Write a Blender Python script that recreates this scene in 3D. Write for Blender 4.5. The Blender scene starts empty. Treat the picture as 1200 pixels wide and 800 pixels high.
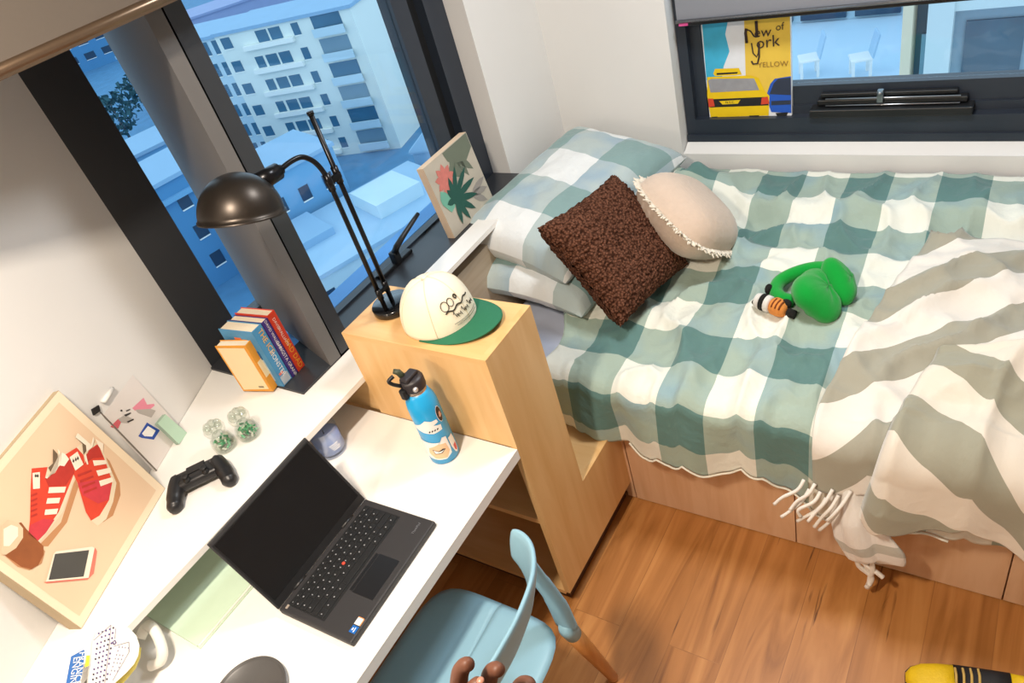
import bpy, bmesh, math, random
from mathutils import Vector as V, Matrix, Euler, noise
random.seed(7)
SC = bpy.context.scene
COL = SC.collection
PI = math.pi

# ------------------------------------------------------------------ camera
FPX = 864.99
CAM = V((-.963, -.964, 2.07))
RX = V((.49740897, -.83012214, -.25195545))      # image right in the room
RY = V((-.62763459, -.14385796, -.76510111))     # image down
RZ = V((.59888157, .53870412, -.59256961))       # view direction
RX.normalize(); RZ.normalize(); RY = RZ.cross(RX); RX = RY.cross(RZ)
cd = bpy.data.cameras.new('camera')
cam = bpy.data.objects.new('camera', cd); COL.objects.link(cam)
m = Matrix((RX, -RY, -RZ)).transposed().to_4x4(); m.translation = CAM
cam.matrix_world = m
cd.sensor_fit = 'HORIZONTAL'; cd.sensor_width = 36; cd.lens = 36 * FPX / 1200
cd.clip_start = .02; cd.clip_end = 2000
SC.camera = cam

# survey helpers: where the sight line of a photo pixel meets a real plane of the room
def ray(q): return RX * ((q[0] - 600) / FPX) + RY * ((q[1] - 400) / FPX) + RZ
def on(q, p0, n):
    r = ray(q); p0 = V(p0); n = V(n)
    return CAM + r * ((p0 - CAM).dot(n) / r.dot(n))
def onz(q, z): return on(q, (0, 0, z), (0, 0, 1))

# ------------------------------------------------------------------ materials
def lin(c):
    if isinstance(c, str):
        c = [int(c[i:i + 2], 16) / 255 for i in (0, 2, 4)]
    return tuple((x / 12.92 if x <= .04045 else ((x + .055) / 1.055) ** 2.4) for x in c) + (1,)
MATS = {}
def M(name, col, rough=.5, metal=0., var=.06, scale=30., bump=0., bscale=120., spec=.5, coat=0., trans=0., sheen=0., emit=None):
    if name in MATS: return MATS[name]
    mt = bpy.data.materials.new(name); mt.use_nodes = True
    nt = mt.node_tree; N = nt.nodes; L = nt.links
    b = N['Principled BSDF']
    tc = N.new('ShaderNodeTexCoord'); nz = N.new('ShaderNodeTexNoise')
    nz.inputs['Scale'].default_value = scale; nz.inputs['Detail'].default_value = 4
    L.new(tc.outputs['Object'], nz.inputs['Vector'])
    mx = N.new('ShaderNodeMix'); mx.data_type = 'RGBA'
    c = lin(col)
    mx.inputs['A'].default_value = tuple(max(0, x * (1 - var)) for x in c[:3]) + (1,)
    mx.inputs['B'].default_value = tuple(min(1, x * (1 + var)) for x in c[:3]) + (1,)
    L.new(nz.outputs['Fac'], mx.inputs['Factor'])
    L.new(mx.outputs['Result'], b.inputs['Base Color'])
    b.inputs['Roughness'].default_value = rough; b.inputs['Metallic'].default_value = metal
    b.inputs['Specular IOR Level'].default_value = spec
    b.inputs['Coat Weight'].default_value = coat
    b.inputs['Transmission Weight'].default_value = trans
    b.inputs['Sheen Weight'].default_value = sheen
    if bump:
        n2 = N.new('ShaderNodeTexNoise'); n2.inputs['Scale'].default_value = bscale; n2.inputs['Detail'].default_value = 3
        L.new(tc.outputs['Object'], n2.inputs['Vector'])
        bp = N.new('ShaderNodeBump'); bp.inputs['Strength'].default_value = bump; bp.inputs['Distance'].default_value = .01
        L.new(n2.outputs['Fac'], bp.inputs['Height']); L.new(bp.outputs['Normal'], b.inputs['Normal'])
    if emit:
        b.inputs['Emission Color'].default_value = lin(emit[0]); b.inputs['Emission Strength'].default_value = emit[1]
    MATS[name] = mt
    return mt

def clear_glass(name, tint=(1, 1, 1), refl=.08, rough=.02):
    mt = bpy.data.materials.new(name); mt.use_nodes = True
    nt = mt.node_tree; N = nt.nodes; L = nt.links; N.remove(N['Principled BSDF'])
    t = N.new('ShaderNodeBsdfTransparent'); t.inputs['Color'].default_value = tint + (1,)
    g = N.new('ShaderNodeBsdfGlossy'); g.inputs['Roughness'].default_value = rough
    f = N.new('ShaderNodeLayerWeight'); f.inputs['Blend'].default_value = .5
    pw = N.new('ShaderNodeMath'); pw.operation = 'POWER'; pw.inputs[1].default_value = 4.
    L.new(f.outputs['Facing'], pw.inputs[0])
    ma = N.new('ShaderNodeMath'); ma.operation = 'MULTIPLY_ADD'; ma.inputs[1].default_value = .6; ma.inputs[2].default_value = refl * .5
    cl = N.new('ShaderNodeClamp')
    mx = N.new('ShaderNodeMixShader')
    L.new(pw.outputs[0], ma.inputs[0]); L.new(ma.outputs[0], cl.inputs['Value'])
    L.new(cl.outputs[0], mx.inputs['Fac']); L.new(t.outputs[0], mx.inputs[1]); L.new(g.outputs[0], mx.inputs[2])
    L.new(mx.outputs[0], N['Material Output'].inputs['Surface'])
    MATS[name] = mt
    return mt

def wood(name, a, b_, axis=0, scale=(1.2, 14, 14), rough=.4, dist=1.5):
    mt = bpy.data.materials.new(name); mt.use_nodes = True
    nt = mt.node_tree; N = nt.nodes; L = nt.links; b = N['Principled BSDF']
    tc = N.new('ShaderNodeTexCoord'); mp = N.new('ShaderNodeMapping')
    sc = list(scale)
    if axis == 1: sc = [scale[1], scale[0], scale[2]]
    if axis == 2: sc = [scale[1], scale[2], scale[0]]
    mp.inputs['Scale'].default_value = sc
    nz = N.new('ShaderNodeTexNoise'); nz.inputs['Scale'].default_value = 2.5; nz.inputs['Detail'].default_value = 7; nz.inputs['Distortion'].default_value = dist
    cr = N.new('ShaderNodeValToRGB')
    cr.color_ramp.elements[0].position = .3; cr.color_ramp.elements[0].color = lin(b_)
    cr.color_ramp.elements[1].position = .62; cr.color_ramp.elements[1].color = lin(a)
    L.new(tc.outputs['Object'], mp.inputs['Vector']); L.new(mp.outputs[0], nz.inputs['Vector'])
    L.new(nz.outputs['Fac'], cr.inputs['Fac']); L.new(cr.outputs['Color'], b.inputs['Base Color'])
    b.inputs['Roughness'].default_value = rough
    MATS[name] = mt
    return mt

def floor_mat():
    mt = bpy.data.materials.new('oak_planks'); mt.use_nodes = True
    nt = mt.node_tree; N = nt.nodes; L = nt.links; b = N['Principled BSDF']
    tc = N.new('ShaderNodeTexCoord')
    br = N.new('ShaderNodeTexBrick')
    br.inputs['Scale'].default_value = 1; br.inputs['Brick Width'].default_value = 1.25; br.inputs['Row Height'].default_value = .155
    br.inputs['Mortar Size'].default_value = .0012; br.inputs['Mortar Smooth'].default_value = .1
    br.offset = .37
    br.inputs['Color1'].default_value = (.1, .1, .1, 1); br.inputs['Color2'].default_value = (.9, .9, .9, 1); br.inputs['Mortar'].default_value = (0, 0, 0, 1)
    L.new(tc.outputs['Object'], br.inputs['Vector'])
    # grain, shifted plank by plank
    off = N.new('ShaderNodeVectorMath'); off.operation = 'MULTIPLY_ADD'
    off.inputs[1].default_value = (3, 3, 3)
    mp = N.new('ShaderNodeMapping'); mp.inputs['Scale'].default_value = (.9, 9, 1)
    L.new(br.outputs['Color'], off.inputs[0]); L.new(tc.outputs['Object'], mp.inputs['Vector']); L.new(mp.outputs[0], off.inputs[2])
    n1 = N.new('ShaderNodeTexNoise'); n1.inputs['Scale'].default_value = 1.7; n1.inputs['Detail'].default_value = 8; n1.inputs['Distortion'].default_value = 1.4
    L.new(off.outputs[0], n1.inputs['Vector'])
    cr = N.new('ShaderNodeValToRGB'); e = cr.color_ramp.elements
    e[0].position = .22; e[0].color = lin('74421a'); e[1].position = .80; e[1].color = lin('cd9254')
    x = e.new(.38); x.color = lin('a66c34'); x = e.new(.55); x.color = lin('ba7d42')
    L.new(n1.outputs['Fac'], cr.inputs['Fac'])
    # dark cracks along the grain
    mp2 = N.new('ShaderNodeMapping'); mp2.inputs['Scale'].default_value = (2.2, 30, 1)
    L.new(tc.outputs['Object'], mp2.inputs['Vector'])
    n2 = N.new('ShaderNodeTexNoise'); n2.inputs['Scale'].default_value = 1.3; n2.inputs['Detail'].default_value = 5; n2.inputs['Distortion'].default_value = .8
    L.new(mp2.outputs[0], n2.inputs['Vector'])
    cr2 = N.new('ShaderNodeValToRGB'); e = cr2.color_ramp.elements
    e[0].position = .27; e[0].color = (.30, .24, .18, 1); e[1].position = .35; e[1].color = (1, 1, 1, 1)
    L.new(n2.outputs['Fac'], cr2.inputs['Fac'])
    mul = N.new('ShaderNodeMix'); mul.data_type = 'RGBA'; mul.blend_type = 'MULTIPLY'; mul.inputs['Factor'].default_value = 1
    L.new(cr.outputs['Color'], mul.inputs['A']); L.new(cr2.outputs['Color'], mul.inputs['B'])
    # plank tone
    mul2 = N.new('ShaderNodeMix'); mul2.data_type = 'RGBA'; mul2.blend_type = 'MULTIPLY'; mul2.inputs['Factor'].default_value = .35
    L.new(mul.outputs['Result'], mul2.inputs['A'])
    cr3 = N.new('ShaderNodeValToRGB'); e = cr3.color_ramp.elements
    e[0].position = 0; e[0].color = (.25, .2, .18, 1); e[1].position = .12; e[1].color = (.75, .72, .7, 1)
    x = e.new(.9); x.color = (1, 1, 1, 1)
    L.new(br.outputs['Color'], cr3.inputs['Fac']); L.new(cr3.outputs['Color'], mul2.inputs['B'])
    L.new(mul2.outputs['Result'], b.inputs['Base Color'])
    b.inputs['Roughness'].default_value = .42
    return mt

def gingham(name, q, ou, ov, white, mid, dark, blue=None):
    """woven check from the cloth's own UV (metres)"""
    mt = bpy.data.materials.new(name); mt.use_nodes = True
    nt = mt.node_tree; N = nt.nodes; L = nt.links; b = N['Principled BSDF']
    uv = N.new('ShaderNodeUVMap'); sp = N.new('ShaderNodeSeparateXYZ'); L.new(uv.outputs[0], sp.inputs[0])
    def band(out, o):
        a = N.new('ShaderNodeMath'); a.operation = 'MULTIPLY_ADD'; a.inputs[1].default_value = 1 / (2 * q); a.inputs[2].default_value = o / (2 * q) + 50
        L.new(out, a.inputs[0])
        f = N.new('ShaderNodeMath'); f.operation = 'FRACT'; L.new(a.outputs[0], f.inputs[0])
        g = N.new('ShaderNodeMath'); g.operation = 'GREATER_THAN'; g.inputs[1].default_value = .5; L.new(f.outputs[0], g.inputs[0])
        return g
    U = band(sp.outputs['X'], ou); W = band(sp.outputs['Y'], ov)
    nz = N.new('ShaderNodeTexNoise'); nz.inputs['Scale'].default_value = 5; L.new(uv.outputs[0], nz.inputs['Vector'])
    vr = N.new('ShaderNodeMix'); vr.data_type = 'RGBA'; vr.inputs['A'].default_value = lin(mid); vr.inputs['B'].default_value = lin(blue or mid)
    crn = N.new('ShaderNodeValToRGB'); crn.color_ramp.elements[0].position = .48; crn.color_ramp.elements[1].position = .66
    L.new(nz.outputs['Fac'], crn.inputs['Fac']); L.new(crn.outputs['Color'], vr.inputs['Factor'])
    m1 = N.new('ShaderNodeMix'); m1.data_type = 'RGBA'; m1.inputs['A'].default_value = lin(white); L.new(vr.outputs['Result'], m1.inputs['B']); L.new(U.outputs[0], m1.inputs['Factor'])
    m2 = N.new('ShaderNodeMix'); m2.data_type = 'RGBA'; L.new(vr.outputs['Result'], m2.inputs['A']); m2.inputs['B'].default_value = lin(dark); L.new(U.outputs[0], m2.inputs['Factor'])
    m3 = N.new('ShaderNodeMix'); m3.data_type = 'RGBA'; L.new(m1.outputs['Result'], m3.inputs['A']); L.new(m2.outputs['Result'], m3.inputs['B']); L.new(W.outputs[0], m3.inputs['Factor'])
    L.new(m3.outputs['Result'], b.inputs['Base Color'])
    n2 = N.new('ShaderNodeTexNoise'); n2.inputs['Scale'].default_value = 28; n2.inputs['Detail'].default_value = 4; L.new(uv.outputs[0], n2.inputs['Vector'])
    bp = N.new('ShaderNodeBump'); bp.inputs['Strength'].default_value = .4; bp.inputs['Distance'].default_value = .012
    L.new(n2.outputs['Fac'], bp.inputs['Height']); L.new(bp.outputs['Normal'], b.inputs['Normal'])
    b.inputs['Roughness'].default_value = .75; b.inputs['Sheen Weight'].default_value = .2; b.inputs['Specular IOR Level'].default_value = .25
    MATS[name] = mt
    return mt

def stripes(name, period, off, a, b_, frac=.5):
    mt = bpy.data.materials.new(name); mt.use_nodes = True
    nt = mt.node_tree; N = nt.nodes; L = nt.links; b = N['Principled BSDF']
    uv = N.new('ShaderNodeUVMap'); sp = N.new('ShaderNodeSeparateXYZ'); L.new(uv.outputs[0], sp.inputs[0])
    ad = N.new('ShaderNodeMath'); ad.operation = 'MULTIPLY_ADD'; ad.inputs[1].default_value = 1 / period; ad.inputs[2].default_value = off / period + 50
    L.new(sp.outputs['X'], ad.inputs[0])
    f = N.new('ShaderNodeMath'); f.operation = 'FRACT'; L.new(ad.outputs[0], f.inputs[0])
    g = N.new('ShaderNodeMath'); g.operation = 'GREATER_THAN'; g.inputs[1].default_value = frac; L.new(f.outputs[0], g.inputs[0])
    m1 = N.new('ShaderNodeMix'); m1.data_type = 'RGBA'; m1.inputs['A'].default_value = lin(a); m1.inputs['B'].default_value = lin(b_)
    L.new(g.outputs[0], m1.inputs['Factor']); L.new(m1.outputs['Result'], b.inputs['Base Color'])
    n2 = N.new('ShaderNodeTexNoise'); n2.inputs['Scale'].default_value = 40; n2.inputs['Detail'].default_value = 4; L.new(uv.outputs[0], n2.inputs['Vector'])
    bp = N.new('ShaderNodeBump'); bp.inputs['Strength'].default_value = .25; bp.inputs['Distance'].default_value = .008
    L.new(n2.outputs['Fac'], bp.inputs['Height']); L.new(bp.outputs['Normal'], b.inputs['Normal'])
    b.inputs['Roughness'].default_value = .85; b.inputs['Sheen Weight'].default_value = .3; b.inputs['Specular IOR Level'].default_value = .2
    MATS[name] = mt
    return mt

# ------------------------------------------------------------------ mesh builder
ID = Matrix.Identity(4)
class MB:
    def __init__(s): s.v = []; s.f = []; s.mi = []; s.sm = []; s.uv = {}
    def add(s, vs, fs, mi=0, smooth=False, T=None, uv=None):
        o = len(s.v)
        for i, p in enumerate(vs):
            p = V(p); s.v.append(T @ p if T is not None else p)
            if uv is not None: s.uv[o + i] = uv[i]
        for f in fs:
            s.f.append([o + i for i in f]); s.mi.append(mi); s.sm.append(smooth)
        return s
    def box(s, c, d, mi=0, T=None, bev=0., seg=2, R=None):
        bm = bmesh.new(); bmesh.ops.create_cube(bm, size=1)
        for v in bm.verts: v.co = V((v.co.x * d[0], v.co.y * d[1], v.co.z * d[2]))
        if bev: bmesh.ops.bevel(bm, geom=list(bm.edges), offset=bev, segments=seg, affect='EDGES', profile=.5)
        X = Matrix.Translation(c)
        if R is not None: X = X @ R.to_4x4()
        if T is not None: X = T @ X
        s.bm(bm, mi, bool(bev) and seg > 2, X); return s
    def b2(s, a, b, mi=0, T=None, bev=0.):
        a = V(a); b = V(b)
        return s.box((a + b) / 2, [abs(x) for x in (b - a)], mi, T, bev)
    def bm(s, bm, mi=0, smooth=False, T=None):
        bm.verts.ensure_lookup_table(); bm.verts.index_update()
        s.add([v.co.copy() for v in bm.verts], [[v.index for v in f.verts] for f in bm.faces], mi, smooth, T)
        bm.free(); return s
    def lathe(s, prof, mi=0, seg=32, T=None, smooth=True, cap=True):
        vs = []; fs = []
        for r, z in prof:
            for k in range(seg):
                a = 2 * PI * k / seg; vs.append((r * math.cos(a), r * math.sin(a), z))
        n = len(prof)
        for i in range(n - 1):
            for k in range(seg):
                k2 = (k + 1) % seg
                fs.append((i * seg + k, i * seg + k2, (i + 1) * seg + k2, (i + 1) * seg + k))
        if cap:
            fs.append(tuple(reversed(range(seg)))); fs.append(tuple(range((n - 1) * seg, n * seg)))
        s.add(vs, fs, mi, smooth, T); return s
    def tube(s, pts, r, mi=0, seg=10, T=None, smooth=True, flat=1., up=None):
        pts = [V(p) for p in pts]; n = len(pts)
        rs = r if isinstance(r, (list, tuple)) else [r] * n
        vs = []; fs = []
        t0 = (pts[1] - pts[0]).normalized()
        u = V(up) if up else (V((0, 0, 1)) if abs(t0.z) < .9 else V((1, 0, 0)))
        for i, p in enumerate(pts):
            t = (pts[min(i + 1, n - 1)] - pts[max(i - 1, 0)]).normalized()
            a = u - t * u.dot(t)
            if a.length < 1e-6: a = t.orthogonal()
            a.normalize(); b = t.cross(a); u = a
            for k in range(seg):
                w = 2 * PI * k / seg
                vs.append(p + (a * math.cos(w) * flat + b * math.sin(w)) * rs[i])
        for i in range(n - 1):
            for k in range(seg):
                k2 = (k + 1) % seg
                fs.append((i * seg + k, i * seg + k2, (i + 1) * seg + k2, (i + 1) * seg + k))
        fs.append(tuple(reversed(range(seg)))); fs.append(tuple(range((n - 1) * seg, n * seg)))
        s.add(vs, fs, mi, smooth, T); return s
    def ball(s, c, rad, mi=0, T=None, seg=20, R=None, zmin=-1., pw=1.):
        vs = []; fs = []; h = max(6, seg // 2); cols = seg
        for i in range(h + 1):
            ph = -PI / 2 + PI * i / h
            for k in range(cols):
                a = 2 * PI * k / cols
                z = max(zmin, math.sin(ph))
                vs.append((rad[0] * math.cos(ph) * math.cos(a), rad[1] * math.cos(ph) * math.sin(a), rad[2] * z))
        for i in range(h):
            for k in range(cols):
                k2 = (k + 1) % cols
                fs.append((i * cols + k, i * cols + k2, (i + 1) * cols + k2, (i + 1) * cols + k))
        X = Matrix.Translation(c)
        if R is not None: X = X @ R.to_4x4()
        if T is not None: X = T @ X
        s.add(vs, fs, mi, True, X); return s
    def grid(s, fn, nu, nv, mi=0, smooth=True, T=None, uvf=None, flip=False):
        vs = []; uv = [] if uvf else None; fs = []
        for i in range(nu + 1):
            for j in range(nv + 1):
                a, b = i / nu, j / nv
                vs.append(fn(a, b))
                if uvf: uv.append(uvf(a, b))
        for i in range(nu):
            for j in range(nv):
                f = (i * (nv + 1) + j, (i + 1) * (nv + 1) + j, (i + 1) * (nv + 1) + j + 1, i * (nv + 1) + j + 1)
                fs.append(f[::-1] if flip else f)
        s.add(vs, fs, mi, smooth, T, uv); return s
    def slab(s, loop, off, mi=0, side=None):
        """solid from a closed loop of 3-D points pushed along off"""
        loop = [V(p) for p in loop]; off = V(off); n = len(loop)
        vs = loop + [p + off for p in loop]
        fs = [tuple(range(n)), tuple(range(2 * n - 1, n - 1, -1))]
        s.add(vs, fs, mi)
        o = len(s.v) - 2 * n
        for i in range(n):
            j = (i + 1) % n
            s.f.append([o + i, o + n + i, o + n + j, o + j]); s.mi.append(mi if side is None else side); s.sm.append(False)
        return s
    def poly(s, loop, mi=0):
        s.add(loop, [tuple(range(len(loop)))], mi); return s
    def text(s, txt, size, o, ux, uy, mi=0, shear=0., ext=0.):
        cu = bpy.data.curves.new('t', 'FONT'); cu.body = txt; cu.size = size; cu.shear = shear; cu.align_x = 'CENTER'; cu.align_y = 'CENTER'
        cu.resolution_u = 2
        ob = bpy.data.objects.new('t', cu); COL.objects.link(ob)
        dg = bpy.context.evaluated_depsgraph_get(); me = bpy.data.meshes.new_from_object(ob.evaluated_get(dg))
        ux = V(ux).normalized(); uy = V(uy).normalized(); o = V(o)
        s.add([o + ux * v.co.x + uy * v.co.y for v in me.vertices], [tuple(p.vertices) for p in me.polygons], mi)
        bpy.data.objects.remove(ob); bpy.data.meshes.remove(me); bpy.data.curves.remove(cu)
        return s
    def build(s, name, mats, parent=None, loc=None, recalc=True, solid=0., sub=0):
        if not isinstance(mats, (list, tuple)): mats = [mats]
        W = ID
        if parent is not None: W = ROOT[parent.name]
        elif loc is not None: W = Matrix.Translation(loc)
        inv = W.inverted()
        me = bpy.data.meshes.new(name)
        me.from_pydata([inv @ p for p in s.v], [], s.f)
        for mt in mats: me.materials.append(mt)
        me.polygons.foreach_set('material_index', s.mi); me.polygons.foreach_set('use_smooth', s.sm)
        if s.uv:
            ul = me.uv_layers.new(name='UVMap')
            for lp in me.loops: ul.data[lp.index].uv = s.uv.get(lp.vertex_index, (0, 0))
        if recalc:
            bm = bmesh.new(); bm.from_mesh(me); bmesh.ops.recalc_face_normals(bm, faces=bm.faces); bm.to_mesh(me); bm.free()
        me.update()
        o = bpy.data.objects.new(name, me); COL.objects.link(o)
        if parent is not None: o.parent = parent; ROOT[o.name] = ROOT[parent.name]
        else:
            o.matrix_world = W; ROOT[o.name] = W
        if solid:
            md = o.modifiers.new('thickness', 'SOLIDIFY'); md.thickness = solid; md.offset = -1
        if sub:
            md = o.modifiers.new('smooth', 'SUBSURF'); md.levels = sub; md.render_levels = sub
        return o
ROOT = {}
def thing(name, label, cat, loc, rz=0., group=None, R=None):
    o = bpy.data.objects.new(name, None); COL.objects.link(o)
    o.empty_display_size = .05
    X = Matrix.Translation(loc) @ (R.to_4x4() if R is not None else Matrix.Rotation(rz, 4, 'Z'))
    o.matrix_world = X; ROOT[o.name] = X
    return tag(o, label, cat, group)
def tag(o, label, cat, group=None, kind=None):
    o['label'] = label; o['category'] = cat
    if group: o['group'] = group
    if kind: o['kind'] = kind
    return o
def struct(o, label=None, cat=None):
    o['kind'] = 'structure'
    if label: o['label'] = label
    if cat: o['category'] = cat
    return o
def frame(o, ux, uy):
    ux = V(ux).normalized(); uy = V(uy); uy = (uy - ux * uy.dot(ux)).normalized(); uz = ux.cross(uy)
    X = Matrix((ux, uy, uz)).transposed().to_4x4(); X.translation = V(o); return X
def fb(x, y, z=0., oct=3):
    return noise.fractal(V((x, y, z)), .9, 2., oct)

exec_parts = []
# ------------------------------------------------------------------ palette
wall_m = M('wall_paint', 'e8e6e3', .85, var=.015, scale=6, bump=.03, bscale=300, spec=.2)
ceil_m = M('ceiling_paint', 'efece6', .9, var=.01, spec=.2)
ledge_m = M('white_laminate', 'f0ede8', .38, var=.01, spec=.4)
frame_m = M('anthracite_frame', '34363a', .38, var=.04)
dark_m = M('black_rubber_gap', '0b0b0d', .7)
birch = wood('birch_veneer', 'e2b87f', 'd7a86c', axis=2, scale=(1.0, 9, 9), rough=.42, dist=.6)
birch_h = wood('birch_veneer_cross', 'e2b87f', 'd7a86c', axis=1, scale=(1.0, 9, 9), rough=.42, dist=.6)
bedwood = wood('pale_bed_veneer', 'deb691', 'd2a57c', axis=2, scale=(1.2, 10, 10), rough=.45, dist=.6)
plinth_m = M('dark_plinth', '4a2c17', .6)
glass_m = clear_glass('window_glass', (.93, .97, 1.), .05)
fabric_blind = M('blind_fabric', '655c53', .9, var=.03, scale=200)
fabric_blind2 = M('blind_fabric_grey', '8b8e96', .9, var=.03, scale=200)
bronze = M('bronze_bar', '7d6a58', .3, metal=.85, var=.03)
blackbar = M('black_bar', '16171b', .3, var=.03)
black_pl = M('black_plastic', '17181a', .4)
white_p = M('white_paint', 'f4f2ee', .5, var=.01)

# ------------------------------------------------------------------ the room
K = V((-.104, 1.031, 0)); WD = V((-.899, -.438, 0)).normalized(); WN = V((.438, -.899, 0)).normalized()
fl = MB().b2((-2.6, -2.7, -.05), (1.75, .75, 0), 0).build('floor', floor_mat()); struct(fl)
ce = MB().b2((-2.6, -2.7, 2.6), (1.75, 1.2, 2.65)).build('ceiling', ceil_m); struct(ce)
w0 = K + WD * 2.0
b = MB().slab([K, w0, w0 - WN * .12, K - WN * .12], (0, 0, 2.6))
b.b2((-2.6, w0.y, 0), (w0.x, w0.y + .1, 2.6))
struct(b.build('wall_left', wall_m))
b = MB().b2((-1.0, .70, 0), (1.163, .80, .862)).b2((1.165, .68, 0), (1.75, .84, 2.6))
b.b2((-.3, 1.1, 2.25), (.4, 1.2, 2.6)).b2((.0, .76, 2.25), (1.2, .9, 2.6))
struct(b.build('wall_window', wall_m))
b = MB().b2((1.6, .16, 0), (1.78, .80, 2.6)).b2((1.6, -2.7, 0), (1.78, .16, .73)).b2((1.6, -2.7, 1.9), (1.78, .16, 2.6)).b2((1.6, -2.7, .73), (1.78, -1.75, 1.9))
struct(b.build('wall_back', wall_m))
struct(MB().b2((-2.7, -2.8, 0), (1.78, -2.7, 2.6)).build('wall_right', wall_m))
struct(MB().b2((-2.7, -2.7, 0), (-2.6, .3, 2.6)).build('wall_rear', wall_m))
# window ledge running along the wall above the desk
zl = .883
A = K + WD * ((K.y - .472) / .438 * 1.0)
led = [(A.x, .472, .866), (.222, .472, .866), (.222, .525, .866), (1.163, .525, .866), (1.163, .605, .866), (-.112, .605, .866), (-.112, 1.024, .866)]
ld = MB().slab(led, (0, 0, .017)).build('trim_1', ledge_m); struct(ld)
# dark sill boards and the splayed post between the two windows
b = MB().b2((-.111, .606, .85), (.05, 1.10, .889)).b2((.056, .606, .85), (1.163, .83, .872)).b2((.05, .62, .85), (.056, .75, .885))
struct(b.build('trim_2', frame_m))
b = MB().slab([(.006, .603, .889), (.05, .603, .889), (.21, 1.08, .889), (.165, 1.08, .889)], (0, 0, 1.45))
struct(b.build('trim_3', M('post_grey', '6b6866', .62, var=.03)))

def window(n, parts, glass, label):
    w = thing('window_%d' % n, label, 'window', parts[0][1][0]); w['kind'] = 'structure'
    for nm, boxes, mt in parts:
        mb = MB()
        for i in range(0, len(boxes), 2): mb.b2(boxes[i], boxes[i + 1])
        mb.build(nm, mt, w)
    mb = MB(); mb.b2(*glass); mb.build('glass_pane', glass_m, w)
    return w
window(1, [('window_frame', [(-.2, 1.034, .889), (.04, 1.10, 2.34), (.04, 1.05, .889), (.19, 1.10, .93), (-.2, 1.04, 2.2), (.2, 1.1, 2.34)], frame_m)],
       ((.04, 1.07, .93), (.2, 1.076, 2.2)), 'narrow window behind the books with a dark frame')
w2 = window(2, [('window_frame', [(.925, .775, .872), (1.0, .83, 2.34), (1.06, .762, .872), (1.163, .83, 2.34), (.2, .785, .87), (.93, .80, .880), (.1, .76, 2.2), (1.163, .83, 2.34)], M('navy_frame', '2b323d', .35, var=.03)),
                ('frame_gap', [(1.0, .80, .872), (1.06, .83, 2.34)], dark_m)],
            ((.19, .788, .880), (.925, .794, 2.2)), 'wide window beside the bed looking down on the city')
MB().slab([(.057, .606, .889), (.107, .606, .889), (.215, .78, .889), (.215, .83, .889), (.13, .83, .889)], (0, 0, 1.45)).build('sash_stile', frame_m, w2)
MB().b2((.1, .84, .80), (1.3, .915, .868)).build('outer_sill', M('skylit_outer_sill', '5f9fdc', .6), w2)  # blue sky light is put into the sill's base colour
# handle on the window
h = MB(); h.box((.515, .765, .880), (.17, .03, .014), 0, bev=.003)
h.box((.52, .755, .905), (.028, .03, .045), 0, bev=.005)
h.tube([(.52, .75, .922), (.525, .735, .945), (.56, .728, .962), (.63, .722, .985), (.66, .722, .992)], [.012, .011, .0095, .008, .007], 0, 10)
h.build('window_handle', black_pl, w2)

# bed window in its recess
fx = 1.66
w3 = thing('window_3', 'low wide window over the bed with dark frame and winder', 'window', (fx, -.6, .74)); w3['kind'] = 'structure'
navy = MATS['navy_frame']
b = MB()
b.b2((fx - .01, -1.74, .757), (fx + .1, .155, .785)).b2((fx, -1.74, .775), (fx + .1, .155, .845))
b.b2((fx + .035, -1.74, .845), (fx + .1, .155, .875)).b2((fx + .045, -1.74, .875), (fx + .1, .155, .945))
b.b2((fx, .118, .845), (fx + .1, .155, 1.88)).b2((fx + .03, .075, .845), (fx + .1, .118, 1.88)).b2((fx, -1.74, .845), (fx + .1, -1.70, 1.88)).b2((fx, -1.7, 1.84), (fx + .1, .118, 1.88))
b.build('window_frame', navy, w3)
MB().b2((fx + .07, -1.7, .945), (fx + .076, .08, 1.84)).build('glass_pane', glass_m, w3)
b = MB(); b.box((fx + .012, -.56, .863), (.055, .50, .030), 0, bev=.004)
b.box((fx + .028, -.56, .892), (.03, .46, .02), 0, bev=.004).box((fx + .03, -.55, .915), (.02, .42, .014), 0, bev=.003)
for z in (.884, .908): b.tube([(fx + .008, -.36, z), (fx + .008, -.77, z - .001)], .0028, 1, 8)
b.build('window_winder', [black_pl, M('steel', 'b9bcc0', .3, metal=1)], w3)
MB().box((fx + .006, -.535, .915), (.02, .02, .045), 0, bev=.004).ball((fx - .004, -.535, .928), (.009, .009, .009), 0).build('winder_knob', M('dull_steel', '8a9296', .35, metal=.9), w3)

struct(MB().slab([(1.602, -1.74, .7305), (1.66, -1.74, .7305), (1.66, -1.74, .756), (1.649, -1.74, .756)], (0, 1.895, 0)).build('trim_4', wall_m))
# roller blinds
rb = thing('roller_blind', 'taupe roller blind with bronze bottom bar over the desk windows', 'blind', (-.3, .5, 1.9))
MB().b2((-1.12, .498, 1.905), (1.16, .502, 2.55)).build('blind_fabric', fabric_blind, rb)
MB().tube([(-1.12, .5, 1.897), (1.16, .5, 1.897)], .0125, 0, 16).b2((-1.12, .49, 1.885), (1.16, .51, 1.893)).build('bottom_bar', bronze, rb)
rb = thing('roller_blind', 'grey roller blind pulled half down in the window above the bed', 'blind', (1.63, -.6, 1.22))
MB().b2((1.618, -1.73, 1.24), (1.622, .128, 1.88)).build('blind_fabric', fabric_blind2, rb)
MB().box((1.62, -.80, 1.229), (.022, 1.86, .02), 0, bev=.004).tube([(1.607, -1.73, 1.237), (1.607, .128, 1.237)], .006, 1, 10).build('bottom_bar', [blackbar, M('bar_highlight', '8f9095', .25, metal=.8)], rb)
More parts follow.
